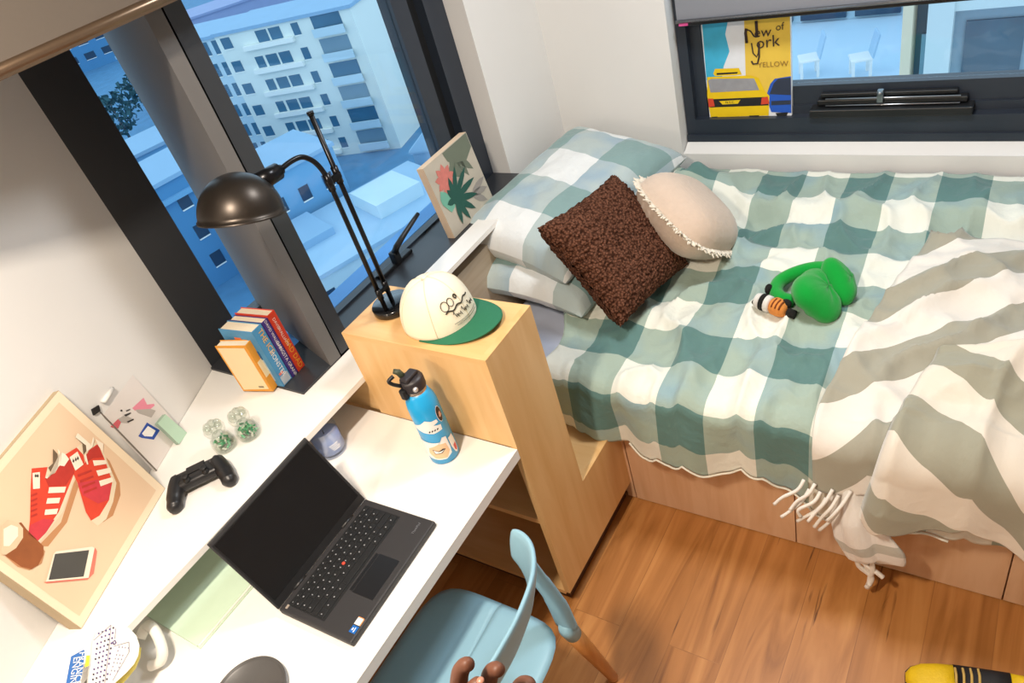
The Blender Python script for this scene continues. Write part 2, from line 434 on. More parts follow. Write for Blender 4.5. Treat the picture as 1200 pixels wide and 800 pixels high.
MB().b2((1.606, .085, 1.222), (1.61, .118, 1.235)).build('tag', M('pink_tag', 'e0559a', .5), rb)
# ------------------------------------------------------------------ desk and bookcase
dk = thing('desk', 'white wall desk top under the laptop and bottle', 'desk', (-.7, .3, 0))
dA = K + WD * ((K.y - .0) / .438); dB = K + WD * ((K.y - .69) / .438)
MB().slab([(dA.x + .012, 0, .707), (-.001, 0, .707), (-.001, .69, .707), (dB.x + .012, .69, .707)], (0, 0, .033)).build('desk_top', [ledge_m], dk)
MB().b2((-1.50, .03, 0), (-1.47, .22, .707)).build('side_support', birch, dk)
bc = thing('bookcase', 'birch veneer bookcase between desk and bed, lamp and cap on top', 'bookcase', (.1, .24, 0))
sidep = [(0, 0, .086), (.475, 0, .086), (.475, 0, .37), (.215, 0, .37), (.215, 0, 1.04), (0, 0, 1.04)]
MB().slab(sidep, (0, .018, 0)).build('side_panel', birch, bc)
MB().b2((0, .018, 1.022), (.215, .472, 1.04)).build('top_panel', birch_h, bc)
MB().b2((.0, .018, .742), (.016, .472, 1.022)).build('front_panel', birch, bc)
MB().b2((.008, .472, .742), (.024, .69, .866)).build('filler_panel', birch_h, bc)
MB().b2((.199, .018, .072), (.215, .472, 1.022)).build('back_panel', birch, bc)
MB().b2((.0, .674, .07), (.199, .69, .866)).build('end_panel', birch, bc)
MB().b2((.003, .018, .418), (.199, .674, .436)).build('shelf', birch_h, bc)
MB().b2((.0, .018, .072), (.199, .674, .09)).build('shelf', birch_h, bc)
MB().b2((.215, .018, .352), (.475, .56, .37)).build('step_top', birch_h, bc)
MB().b2((.03, .03, 0), (.46, .60, .086)).build('plinth', plinth_m, bc)

# ------------------------------------------------------------------ bed
bd = thing('bed', 'built in single bed under the checked duvet against the back wall', 'bed', (1.0, -.5, 0))
b = MB().b2((.482, -1.9, .0), (1.58, .50, .33))
b.build('bed_base', bedwood, bd)
for y0, y1 in ((.022, -.008), (-.012, -.548), (-.552, -1.088), (-1.092, -1.63)):
    MB().b2((.464, y1, .004), (.482, y0, .325)).build('front_panel', bedwood, bd)
taupe = wood('taupe_headboard', 'b5a48f', 'a8967f', axis=0, scale=(1, 9, 9))
MB().b2((.48, .56, .33), (1.58, .60, .81)).build('headboard', taupe, bd)
MB().box((1.02, -.68, .43), (1.11, 2.42, .20), 0, bev=.035, seg=4).build('mattress', M('pale_blue_sheet', 'c2c9dc', .8, var=.03, scale=12, bump=.15, bscale=14), bd)

def bedz(x, y):
    t = min(1, max(0, (x - .42) / 1.16))
    z = .570 + .095 * t ** .85
    return z
def wr(x, y):
    """wrinkle height of the duvet"""
    a = noise.noise(V((x * 3.1, y * 3.1, 1.7))) * .026
    # puffed rows running along the bed
    wx = x + .05 * noise.noise(V((x * 2, y * 2.5, 5)))
    a += .019 * math.sin(wx * 19 + 2.2 * noise.noise(V((x * 1.5, y * 3.2, 9)))) * (.35 + .65 * min(1, max(0, (x - .75) / .4)))
    r = 1 - abs(noise.noise(V((x * 5.0 + .3 * y, y * 7.5, 3.3))))
    a += .032 * (r ** 5)
    r2 = 1 - abs(noise.noise(V((x * 9 + y * 4, y * 11 - x * 3, 8.1))))
    a += .009 * r2 ** 4
    r3 = 1 - abs(noise.noise(V((x * 17 - y * 6, y * 15 + x * 5, 2.1))))
    a += .003 * r3 ** 4
    a += math.exp(-((x - 1.43) / .10) ** 2 - ((y - .06) / .13) ** 2) * (.075 + .05 * noise.noise(V((x * 14, y * 14, 4))))
    for y0, k, w, h, xc, xr in ((-.26, .35, .035, .024, .62, .35), (-.03, .55, .045, .020, .62, .30), (-.42, -.25, .030, .016, .60, .28), (-.10, -.5, .028, .015, .80, .25)):
        a += h * math.exp(-((y - y0 - k * (x - .5)) / w) ** 2) * max(0, 1 - abs(x - xc) / xr)
    for x0, k, w, h in ((1.22, .06, .035, .022), (1.05, -.10, .03, .018), (1.36, .03, .04, .020), (.88, .08, .03, .014)):
        xx = x - x0 - k * y - .05 * noise.noise(V((y * 2.2, x0 * 7, 0)))
        a += h * (math.exp(-(xx / w) ** 2) - .5 * math.exp(-((xx + w * 1.6) / (w * .8)) ** 2)) * (.6 + .6 * noise.noise(V((y * 2.5, x0 * 3, 2))))
    return a
def duv(x, y): return bedz(x, y) + wr(x, y)
def duvet_pt(s, y, lift=0.):
    """s = cloth length from the back wall towards the room"""
    yy = y
    if s < 1.10:
        x = 1.565 - s
        z = duv(x, y)
        if s < .16: z += (.018 - .75 * wr(x, y) * (1 - s / .16)) if s < .0 else .02 * (1 - s / .16) - .7 * wr(x, y) * (1 - s / .16) ** 1.5
        e = max(0, (s - 1.0) / .1); z -= .012 * e * e
        return V((x, yy, z + lift))
    r = .065; q = s - 1.10; a = min(q / r, PI / 2)
    zf = duv(.465, y) - .012
    x = .465 - r * math.sin(a); z = zf - r * (1 - math.cos(a))
    d = max(0, q - r * PI / 2)
    wav = .014 * math.sin(y * 15 + 1.5 * math.sin(y * 5)) + .008 * math.sin(y * 37)
    x -= (wav + .008) * min(1, d / .1)
    return V((x - lift * math.sin(a), yy, z - d + lift * math.cos(a)))
def hem(y): return 1.10 + .10 + .205 + .02 * math.sin(y * 6) + .015 * math.sin(y * 17) + (-.075 * min(1, max(0, (y + .07) / .12)))
y0d = .20
def dfun(a, b):
    y = y0d - a * 1.83
    L = hem(y)
    s = L * b
    yy = y
    # left edge wanders: at the back it reaches under the pillows
    t = max(0, 1 - a / .25)
    yy = y + t * .20 * max(0, min(1, (1.02 - s) / .6))
    return duvet_pt(s, yy)
Q = .1425
dmat = gingham('duvet_check', Q, -.04, -1.022, 'e6e6da', '9fb0a3', '5c7f7b', '8ea8ad')
db = MB()
def duv_uv(a, b):
    p = dfun(a, b); return (-p.y, b * hem(y0d - a * 1.83))
db.grid(dfun, 230, 180, 0, uvf=duv_uv)
duvet = db.build('duvet', [dmat], loc=(1.0, -.6, .6), solid=.012)
tag(duvet, 'green and white checked duvet spread crumpled over the bed', 'duvet')
# white piping at the hem
hb = MB()
pts = [dfun(i / 150, 1.0) + V((-.004, 0, -.002)) for i in range(22, 95)]
hb.tube(pts, .0035, 0, 6)
hb.build('hem_piping', M('hem_white', 'ece8da', .8), duvet)

# pillows ------------------------------------------------------------
def pillow_mesh(L, W, T, n=40, pinch=.07, noisea=.006, seed=0, pw=.42):
    mb = MB()
    def f(sgn):
        def g(a, b):
            u = a * 2 - 1; v = b * 2 - 1
            x = L / 2 * u * (1 - pinch * (1 - v * v)); y = W / 2 * v * (1 - pinch * (1 - u * u))
            h = max(0, (1 - u ** 4) * (1 - v ** 4)) ** pw
            z = sgn * T / 2 * h
            if h > .02: z += noisea * noise.noise(V((u * 2.5 + seed, v * 2.5, sgn * 2))) * h + noisea * .7 * noise.noise(V((u * 7 + seed, v * 6, sgn * 2))) * h
            return V((x, y, z))
        return g
    return mb, f
def pillow(name, label, cat, loc, R, L, W, T, mats, uvs=1., seed=0, uvo=(0, 0), group=None, pinch=.07, rot90=False):
    mb, f = pillow_mesh(L, W, T, seed=seed, pinch=pinch, noisea=.012)
    X = Matrix.Translation(loc) @ R.to_4x4()
    uv = lambda a, b: ((a - .5) * L * uvs + uvo[0], (b - .5) * W * uvs + uvo[1])
    mb.grid(f(1), 44, 36, 0, T=X, uvf=uv); mb.grid(f(-1), 44, 36, 0, T=X, uvf=uv, flip=True)
    o = mb.build(name, mats, loc=loc)
    return tag(o, label, cat, group)
pm = gingham('pillow_check', .19, .06, .05, 'e3e6e6', 'b3c0bf', '84a09f', '9db3c0')
pillow('pillow', 'upper checked pillow, plump, at the head of the bed', 'pillow', (1.12, .40, .80), Euler((.16, -.05, -.16)).to_matrix(), .80, .50, .22, [pm], seed=1)
pillow('pillow', 'lower checked pillow under another pillow, mostly hidden', 'pillow', (1.08, .36, .665), Euler((.06, .0, -.10)).to_matrix(), .84, .50, .17, [pm], seed=5, uvo=(.1, .07))
# ------------------------------------------------------------------ cushions
def boucle_mat():
    mt = bpy.data.materials.new('brown_boucle'); mt.use_nodes = True
    nt = mt.node_tree; N = nt.nodes; L = nt.links; b = N['Principled BSDF']
    tc = N.new('ShaderNodeTexCoord'); vo = N.new('ShaderNodeTexVoronoi'); vo.inputs['Scale'].default_value = 120
    L.new(tc.outputs['Object'], vo.inputs['Vector'])
    cr = N.new('ShaderNodeValToRGB'); e = cr.color_ramp.elements
    e[0].position = .15; e[0].color = lin('7d5442'); e[1].position = .75; e[1].color = lin('3c241a')  # shade in the gaps between the loops is painted into the colour
    L.new(vo.outputs['Distance'], cr.inputs['Fac']); L.new(cr.outputs['Color'], b.inputs['Base Color'])
    bp = N.new('ShaderNodeBump'); bp.invert = True; bp.inputs['Strength'].default_value = .9; bp.inputs['Distance'].default_value = .006
    L.new(vo.outputs['Distance'], bp.inputs['Height']); L.new(bp.outputs['Normal'], b.inputs['Normal'])
    b.inputs['Roughness'].default_value = .95; b.inputs['Specular IOR Level'].default_value = .05
    return mt
bro = boucle_mat()
def boucle(loc, R, S, T):
    mb = MB(); X = Matrix.Translation(loc) @ R.to_4x4(); n = 170
    def f(sgn):
        def g(a, b):
            u = a * 2 - 1; v = b * 2 - 1
            x = S / 2 * u * (1 - .07 * (1 - v * v)); y = S / 2 * v * (1 - .07 * (1 - u * u))
            h = max(0, (1 - u ** 4) * (1 - v ** 4)) ** .45
            p = V((x, y, sgn * (T / 2 * h)))
            d = noise.voronoi(V((x * 95, y * 95, sgn * 3.)))[0][0]
            k = max(0, 1 - 1.25 * d) * .009 + .003 * noise.noise(V((x * 300, y * 300, 1.)))
            nrm = V((u * u * u * .9, v * v * v * .9, sgn * (.25 + h))).normalized()
            return p + nrm * k
        return g
    mb.grid(f(1), n, n, 0, T=X); mb.grid(f(-1), 60, 60, 0, T=X, flip=True)
    return tag(mb.build('cushion', bro, loc=loc), 'brown boucle teddy cushion leaning on the checked pillow', 'cushion')
Rb = Matrix.Rotation(1, 3, V((.837, .001, -.196)).normalized())
ang = V((.837, .001, -.196)).length
Rb = Matrix.Rotation(ang, 3, V((.837, .001, -.196)).normalized())
boucle(V((.835, .092, .795)), Rb, .395, .16)

wh = M('oat_cushion', 'cbb6a4', .9, var=.06, scale=60, bump=.3, bscale=60, spec=.15, sheen=.3)
fr_m = M('cream_fringe', 'e6dccb', .9, var=.05)
def round_cushion(loc, R, rad, T):
    X = Matrix.Translation(loc) @ R.to_4x4()
    t = thing('cushion', 'round oat coloured cushion with a cream fringed rim', 'cushion', loc, R=R)
    mb = MB()
    for sgn in (1, -1):
        def g(a, b):
            r = a; w = 2 * PI * b
            sq = 1 / (abs(math.cos(w)) ** 3.2 + abs(math.sin(w)) ** 3.2) ** (1 / 3.2)
            h = max(0, 1 - r ** 3.2) ** .55
            zz = sgn * T / 2 * h + .0012 * math.sin(r * 150) * h
            return V((rad[0] * sq * r * math.cos(w), rad[1] * sq * r * math.sin(w), zz))
        mb.grid(g, 40, 72, 0, T=X, flip=sgn < 0)
    mb.build('cover', wh, t)
    fbm = MB(); n = 170
    for k in range(n):
        w = 2 * PI * k / n
        sq = 1 / (abs(math.cos(w)) ** 3.2 + abs(math.sin(w)) ** 3.2) ** (1 / 3.2)
        p = V((rad[0] * sq * math.cos(w), rad[1] * sq * math.sin(w), 0)); d = p.normalized()
        L = random.uniform(.018, .03); j = V((random.uniform(-1, 1), random.uniform(-1, 1), random.uniform(-.9, .9))) * .007
        fbm.tube([p - d * .008, p + d * L * .5 + j * .5, p + d * L + j], [.0045, .0042, .002], 0, 5, T=X)
    def band(a, b):
        w = 2 * PI * b
        sq = 1 / (abs(math.cos(w)) ** 3.2 + abs(math.sin(w)) ** 3.2) ** (1 / 3.2)
        p = V((rad[0] * sq * math.cos(w), rad[1] * sq * math.sin(w), 0)); d = p.normalized()
        return p + d * (-.012 + .03 * a) + V((0, 0, .006 * math.sin(w * 41) * a))
    fbm.grid(band, 3, 160, 0, T=X)
    o = fbm.build('fringe', fr_m, t); o['label'] = 'cream cotton fringe'
# faces up towards the room, long axis falling to the right
n_ = V((.36, -.60, .70)).normalized(); ux = V((-.45, -.80, -.42)); ux = (ux - n_ * ux.dot(n_)).normalized()
Rw = Matrix((ux, n_.cross(ux), n_)).transposed()
round_cushion(V((1.062, -.062, .785)), Rw, (.172, .160), .20)

# ------------------------------------------------------------------ ear muffs and plush toys on the duvet
gm = M('green_plush', '0d9a38', .95, var=.12, scale=220, bump=.35, bscale=600, spec=.1, sheen=.3)
E0 = V((.80, -.51, duv(.80, -.51)))
em = thing('ear_muffs', 'bright green plush ear muffs lying on the checked duvet', 'ear muffs', E0)
def at(q, dz): return onz(q, E0.z + dz)
# headband loop
pp = [at(q, z) for q, z in (((992, 330), .05), ((985, 318), .07), ((960, 314), .06), ((935, 319), .045), ((915, 329), .032), ((909, 341), .026), ((917, 350), .024), ((931, 353), .024))]
def smooth(pts, n=6):
    out = []
    P_ = [pts[0]] + list(pts) + [pts[-1]]
    for i in range(1, len(P_) - 2):
        for k in range(n):
            t = k / n; a, b, c, d = P_[i - 1], P_[i], P_[i + 1], P_[i + 2]
            out.append(.5 * ((2 * b) + (c - a) * t + (2 * a - 5 * b + 4 * c - d) * t * t + (3 * b - a - 3 * c + d) * t ** 3))
    out.append(pts[-1]); return out
MB().tube(smooth(pp), .021, 0, 14).build('headband', gm, em)
def pad(q, dz, rad, R):
    mb = MB(); c = at(q, dz); X = Matrix.Translation(c) @ R.to_4x4()
    def g(a, b):
        w = 2 * PI * b; ph = PI * (a - .5)
        tri = 1 + .13 * math.cos(3 * w + .6)
        r = max(0, math.cos(ph)) ** .7
        return V((rad[0] * r * math.cos(w) * tri, rad[1] * r * math.sin(w) * tri, rad[2] * math.sin(ph) * (1 + .15 * noise.noise(V((math.cos(w) * 2, math.sin(w) * 2, a * 3))))))
    mb.grid(g, 22, 40, 0, T=X)
    return mb.build('ear_pad', gm, em)
pad((956, 345), .045, (.092, .074, .046), Euler((.80, -.10, .35)).to_matrix())
pad((984, 331), .052, (.048, .072, .036), Euler((.9, .6, -.2)).to_matrix())
def plush(name, label, q0, q1, segs, rad, extras, z=.028):
    p0 = onz(q0, E0.z + z); p1 = onz(q1, E0.z + z)
    t = thing(name, label, 'toy', V((p0.x, p0.y, E0.z)))
    ax = (p1 - p0); 
    for nm, a, b, r0, r1, mt in segs:
        mb = MB(); k = 6
        mb.tube([p0 + ax * (a + (b - a) * i / k) for i in range(k + 1)], [rad * (r0 + (r1 - r0) * i / k) * (.75 if i in (0, k) else 1) for i in range(k + 1)], 0, 16)
        mb.build(nm, mt, t)
    for nm, c, r, mt in extras:
        MB().ball(onz(c[0], E0.z + c[1]), r, 0, seg=14).build(nm, mt, t)
blk = M('black_plush', '15130f', .95, var=.2, scale=200, bump=.3, bscale=500)
wpl = M('white_plush', 'dcd8d2', .95, var=.05, scale=200, bump=.3, bscale=500)
org = M('orange_plush', 'd9893f', .95, var=.1, scale=200, bump=.3, bscale=500)
plush('plush_toy', 'tiny black and white plush with a black belly band beside the ear muffs', (886, 351), (904, 357),
      [('head', 0, .38, .8, 1., wpl), ('belly_band', .36, .66, 1.0, 1.02, blk), ('body', .64, 1., 1., .95, wpl)], .026,
      [('ear', ((901, 339), .034), (.016, .012, .018), blk), ('nose', ((884, 354), .028), (.008, .008, .008), blk)])
tg = thing('plush_toy', 'tiny orange plush with dark stripes next to the green ear muffs', 'toy', onz((914, 360), E0.z))
p0 = onz((905, 357), E0.z + .026); p1 = onz((922, 364), E0.z + .026)
mb = MB(); mb.tube([p0.lerp(p1, i / 6) for i in range(7)], [.021, .027, .027, .027, .026, .024, .016], 0, 16); mb.build('body', org, tg)
st = MB()
for f in (.3, .55, .8):
    c = p0.lerp(p1, f); d = (p1 - p0).normalized(); s_ = d.cross(V((0, 0, 1)))
    st.tube([c + (s_ * math.cos(w) + V((0, 0, 1)) * math.sin(w)) * .0272 for w in (.5, .9, 1.3, 1.7)], .0025, 0, 5)
st.build('stripes', M('dark_orange', '7a3a10', .9), tg)
MB().ball(onz((921, 356), E0.z + .038), (.016, .016, .014), 0).build('ear', blk, tg)
MB().tube([onz((923, 366), E0.z + .02), onz((932, 369), E0.z + .018)], [.015, .013], 0, 10).build('foot', blk, tg)

# ------------------------------------------------------------------ striped throw blanket
sd = V((.62, -.78, 0)).normalized(); sp_ = V((.78, .62, 0))
tm = stripes('throw_stripe', .205, .11, 'e6dfd5', 'a39f8f')
def edge_y(x):          # free edge of the throw on the bed, x from the wall to the room side
    k = [(1.40, -.85), (1.22, -.765), (.95, -.70), (.70, -.652), (.55, -.628), (.42, -.612), (.30, -.60)]
    for (xa, ya), (xb, yb) in zip(k, k[1:]):
        if x >= xb: return ya + (yb - ya) * (xa - x) / (xa - xb)
    return k[-1][1]
def lay(s, y, lift): return duvet_pt(s, y, lift)
th = thing('throw_blanket', 'cream and sage striped throw with tassels hanging over the bed side', 'blanket', (.5, -1.0, .66))
def base_fn(a, b):
    s = .33 + a * .97                     # cloth length from the wall
    x = 1.565 - s if s < 1.10 else .465 - (s - 1.10)
    y = edge_y(1.565 - s) - b * (.95 + .0 * a)
    if s > 1.10: y = edge_y(.465) - b * .95 - (s - 1.1) * .05
    l = .022 + .010 * noise.noise(V((s * 4, y * 4, 2))) + .012 * math.exp(-(b / .03) ** 2) * 0
    p = lay(s, y, l)
    if s < 1.1: p.z += .016 * math.sin((y * 9 + s * 5) + 2 * noise.noise(V((s * 2, y * 2, 7)))) * min(1, b * 8)
    return p
def flat_uv(p, s): 
    q = V((1.565 - s, p.y, 0)); return (q.dot(sp_), q.dot(sd))
mb = MB()
mb.grid(base_fn, 110, 80, 0, uvf=lambda a, b: flat_uv(base_fn(a, b), .33 + a * .97))
mb.build('lower_layer', tm, th, solid=.008)
# folded back layer, stripes running the other way
sd2 = V((.56, .83, 0)).normalized(); sp2 = V((-.83, .56, 0))
tm2 = stripes('throw_stripe_fold', .19, .04, 'e3d9ca', '9f9c8a')
def fold_y(s):
    k = [(.45, -.93), (.70, -.885), (.90, -.845), (1.05, -.805), (1.20, -.77), (1.35, -.745), (1.5, -.74)]
    for (sa, ya), (sb, yb) in zip(k, k[1:]):
        if s <= sb: return ya + (yb - ya) * (s - sa) / (sb - sa)
    return k[-1][1]
def fold_fn(a, b):
    y1 = fold_y(.5 + a * .9) - b * .80
    low = 1.375 + .055 * math.sin((y1 + .80) * 9.5) * (1 if y1 < -.8 else 0)
    s = .86 + a * (low - .86)
    y = fold_y(s) - b * .80
    l = .052 + .014 * noise.noise(V((s * 4, y * 5, 12)))
    e = math.exp(-(b / .035)); l = l - .030 * e * e
    # bunched rolls near the back
    w = max(0, 1 - a / .45)
    l += .045 * w * (math.sin(y * 16 + s * 7) * .5 + .5) + .055 * max(0, 1 - abs(a - .20) / .16) * max(0, 1 - abs(b - .13) / .2)
    l += .014 * max(0, math.sin((s * 3.0 + y * 11))) 
    p = lay(s, y, l); return p
def fold_uv(a, b):
    p = fold_fn(a, b); s = .86 + a * .515
    q = V((1.565 - s, p.y, 0)); return (q.dot(sp2), q.dot(sd2))
mb = MB(); mb.grid(fold_fn, 120, 90, 0, uvf=fold_uv)
mb.build('folded_layer', tm2, th, solid=.010)
# twisted corner hanging towards the floor
tail = [(.445, -.72, .53), (.392, -.735, .42), (.365, -.745, .33), (.36, -.755, .25), (.362, -.765, .18), (.365, -.77, .155)]
tw = [.055, .050, .056, .066, .056, .022]
mb = MB(); n = 30
def tail_fn(a, b):
    f = a * (len(tail) - 1); i = min(int(f), len(tail) - 2); t = f - i
    c = V(tail[i]).lerp(V(tail[i + 1]), t); r = tw[i] + (tw[i + 1] - tw[i]) * t
    w = 2 * PI * b
    fold = 1 + .22 * math.sin(5 * w + a * 5) + .12 * math.sin(3 * w - a * 3)
    tw_ = .5 * a
    return c + V((math.sin(w) * r * .45 * fold, math.cos(w) * r * fold * (1.0 + .3 * math.sin(a * 6 + w)), .012 * math.sin(2 * w)))
mb.grid(tail_fn, 36, 48, 0, uvf=lambda a, b: (a * .42 + .02 * math.sin(6 * b), b))
mb.build('hanging_corner', stripes('throw_stripe_tail', .24, .20, 'ece8e2', 'c3c3ba', .80), th)
tas = M('tassel_white', 'ebe4da', .9, var=.05)
for k in range(4):                        # tassels under the hanging corner
    y = -.79 + k * .018; x = .362 + .006 * (k % 2)
    if k == 3: p = [(x, -.745, .17), (x - .004, -.76, .14), (x - .01, -.79, .125), (x - .012, -.81, .11)]
    else: p = [(x, y + .012, .165), (x - .005, y + .006, .13), (x - .002, y + .012 - .02 * k, .09), (x - .012, y - .015 * k + .012, .048 + .012 * (2 - k) * .6)]
    MB().tube(smooth([V(q) for q in p], 4), [.007] * 12 + [.0075], 0, 7).build('tassel', tas, th)
for k in range(9):                        # fringe at the front corner of the throw
    f = k / 8
    y = -.605 - f * .115
    p0 = duvet_pt(1.295 + .02 * math.sin(k * 2.1), y, .026)
    L = random.uniform(.06, .10)
    pts = [p0, p0 + V((-.022, .012, -L * .3)), p0 + V((-.034 - .01 * random.random(), .028 + .02 * random.random(), -L * .65)), p0 + V((-.04 - .014 * random.random(), .04 + .03 * random.random(), -L))]
    MB().tube(smooth(pts, 4), [.0050] * 8 + [.0045] * 4 + [.0056], 0, 7).build('tassel', tas, th)
# ------------------------------------------------------------------ desk lamp
lm = M('satin_black_metal', '17171a', .28, metal=.6, var=.03)
la = thing('desk_lamp', 'black double stem desk lamp with dome shade on the bookcase', 'lamp', (.128, .385, 1.04))
lb = V((.128, .385, 1.04)); T0 = Matrix.Translation(lb)
MB().lathe([(.0, 0), (.054, 0), (.057, .003), (.057, .018), (.054, .022), (0, .022)], 0, 48, T=T0, cap=False).build('base', M('lamp_base_black', '101114', .16, metal=.3, coat=.5), la)
xa, ya = .090, .372; xb, yb = .127, .380
topB = on((357, 137), (0, yb, 0), (0, 1, 0)).z
topA = on((381, 212), (0, ya, 0), (0, 1, 0)).z
MB().tube([(xb, yb, 1.06), (xb, yb, topB)], .0062, 0, 12).tube([(xb, yb, topB - .004), (xb, yb, topB + .004)], .0082, 0, 12).build('stem', lm, la)
def py(q, y): return on(q, (0, y, 0), (0, 1, 0))
bend = smooth([V((xa, ya, topA - .04)), V((xa, ya, topA)), py((374, 195), .378), py((364, 187), .385), py((353, 184), .39), py((341, 189), .395), py((328, 199), .40)], 5)
MB().tube([V((xa, ya, 1.06))] + bend, .0062, 0, 12).build('stem', lm, la)
MB().box((xa * .5 + xb * .5, .376, topA - .01), (.05, .012, .018), 0, bev=.004).tube([(xa, ya, topA - .03), (xa, ya, topA + .012)], .0088, 0, 12).tube([(xb, yb, topA - .03), (xb, yb, topA + .012)], .0088, 0, 12).build('clamp', lm, la)
MB().box((xa * .5 + xb * .5, .376, 1.115), (.045, .010, .012), 0, bev=.003).tube([(xa, ya, 1.10), (xa, ya, 1.13)], .0082, 0, 12).tube([(xb, yb, 1.10), (xb, yb, 1.13)], .0082, 0, 12).build('clamp', lm, la)
jt0 = py((330, 198), .40); jt1 = py((303, 214), .405)
MB().tube([jt0, jt0.lerp(jt1, .12), jt0.lerp(jt1, .15), jt1], [.011, .012, .019, .021], 0, 18).build('shade_neck', lm, la)
ax = V((.30, .02, .95)).normalized(); cS = V((-.139, .40, 1.486)); Rl = .090
bx = V((1, 0, 0)); bx = (bx - ax * bx.dot(ax)).normalized()
TS = Matrix((bx, ax.cross(bx), ax)).transposed().to_4x4(); TS.translation = cS
prof = [(Rl + .003, -.002), (Rl + .003, .003)] + [(Rl * math.cos(t), Rl * 1.0 * math.sin(t) + .003) for t in [PI / 2 * i / 14 for i in range(15)]]
inner = [((Rl - .003) * math.cos(t), (Rl - .003) * math.sin(t)) for t in [PI / 2 * i / 14 for i in range(14, -1, -1)]]
MB().lathe(prof + inner + [(Rl, -.002)], 0, 56, T=TS, cap=False).build('lamp_shade', M('shade_black_metal', '3d3732', .36, metal=.8, var=.03), la)
MB().ball((0, 0, .03), (.03, .03, .036), 0, T=TS).build('bulb', M('bulb_white', 'e8e4dc', .4), la)

# ------------------------------------------------------------------ baseball cap
cc = V((.116, .216, 1.041))
cap = thing('baseball_cap', 'cream baseball cap with green brim and dark print', 'cap', cc)
crm = M('cream_cotton', 'efe4cd', .85, var=.03, scale=80, bump=.12, bscale=400)
grn = M('green_cotton', '1f6a4b', .8, var=.06, scale=90, bump=.1, bscale=400)
ca, cb, ch = .092, .104, .125
def crown(a, b, e=0.):
    w = 2 * PI * b; ph = PI / 2 * a
    r = math.cos(ph) ** .72; fr = max(0, -math.sin(w))       # front is -y
    z = math.sin(ph) ** .95 * ch * (1 + .05 * fr) + .004 * math.cos(6 * w) * math.cos(ph) * math.sin(ph) * 0
    dent = .010 * max(0, math.sin(w)) * math.sin(2 * ph) * (1 + .6 * noise.noise(V((math.cos(w) * 2, math.sin(w) * 2, a * 3))))
    return cc + V(((ca + e) * r * math.cos(w), (cb + e) * r * math.sin(w) * (1 - .03 * fr), z - dent + e * math.sin(ph)))
mb = MB(); mb.grid(lambda a, b: crown(a * .985, b), 24, 60, 0); mb.build('crown', crm, cap, solid=.003)
mb = MB()
for k in range(6):
    w = (k + .5) / 6
    mb.tube([crown(i / 24 * .98, w, .0004) for i in range(25)], .0011, 0, 5)
mb.build('seams', M('cream_seam', 'dccfb4', .85), cap)
MB().ball(cc + V((0, 0, ch + .002)), (.008, .008, .004), 0, seg=12).build('top_button', crm, cap)
def brim(a, b):
    w = PI + PI * b
    x0 = (ca + .001) * math.cos(w) * .98; y0 = (cb + .001) * math.sin(w) * .97
    L = .086 * math.sin(PI * b) ** .5
    x1 = x0 * (1 + .05 * a); y1 = y0 - a * L * (.98)
    return cc + V((x1, y1, .012 - .010 * (abs(x1) / ca) ** 2 + .006 * a * (1 - abs(x1) / ca)))
mb = MB(); mb.grid(brim, 12, 40, 0); mb.build('brim', grn, cap, solid=.004)
# print: palm line drawing, lettering and two underlines on the front panel
pm_ = MB()
def cpt(u, v):      # u across the front in radians, v up
    w = 1.5 * PI + u
    return crown(v, (w / (2 * PI)) % 1, .0022)
def stroke(pts, r): pm_.tube([cpt(*p) for p in pts], r, 0, 5)
for dv, h0, h1 in ((.135, -.50, .46), (.105, -.44, .40)): stroke([(h0 + (h1 - h0) * i / 14, dv) for i in range(15)], .0005)
xx = -.42
for wrd in ((4, .21), (4, .25), (4, .25)):
    n = wrd[0]
    pts = []
    for k in range(n * 6 + 1):
        t = k / 6
        pts.append((xx + t * .062, .20 + .035 * abs(math.sin(t * PI)) + (.05 if k < 4 else 0) + .012 * math.sin(t * 9)))
    stroke(pts, .0007); xx += .30
stroke([(-.62 + 1.0 * i / 20, .30 + .05 * math.sin(i * .9) * .3 + .06 * i / 20) for i in range(21)], .0018)
stroke([(-.56 + .06 * math.cos(t) * 2, .40 + .07 * math.sin(t)) for t in [2 * PI * i / 16 for i in range(17)]], .0010)
stroke([(-.34 + .10 * math.cos(t), .42 + .06 * math.sin(t)) for t in [2 * PI * i / 16 for i in range(17)]], .0009)
stroke([(-.10 + .05 * math.cos(t), .45 + .03 * math.sin(t)) for t in [2 * PI * i / 10 for i in range(11)]], .0016)
pm_.build('print', M('print_ink', '2a271f', .8), cap)

# ------------------------------------------------------------------ little leaf canvas on the sill
lc0 = onz((533, 279), .8735); lc1 = onz((578, 233), .8735)
ux = (lc1 - lc0).normalized(); Wl = (lc1 - lc0).length; nl = V((ux.y, -ux.x, 0))
upl = (V((0, 0, 1)) - nl * .12).normalized()
HL = .268
lf = thing('canvas_print', 'small leaf and flower canvas leaning in the window corner', 'painting', (lc0 + lc1) / 2 + upl * .0)
back = upl.cross(ux); back = back if back.y > 0 else -back
loop = [lc0, lc1, lc1 + upl * HL, lc0 + upl * HL]
MB().slab(loop, back * .03, 0).build('canvas', M('raw_canvas_edge', 'e3c4a4', .8, var=.04), lf)
fm = [M('leaf_ground', 'bdb5a6', .8, var=.15, scale=14), M('leaf_dark', '1d5247', .7), M('leaf_olive', '6c7565', .7), M('flower_coral', 'cf7a70', .7, var=.2, scale=60), M('leaf_mint', '6fb09a', .7), M('leaf_grey', '98928c', .7)]
mb = MB(); e_ = -back * .0006
def lp(u, v): return lc0 + ux * (u * Wl) + upl * (v * HL)
mb.poly([p + e_ for p in (lp(.0, 0), lp(1, 0), lp(1, 1), lp(0, 1))], 0)
def blob(pts, mi, k): mb.poly([lp(u, v) + e_ * k for u, v in pts], mi)
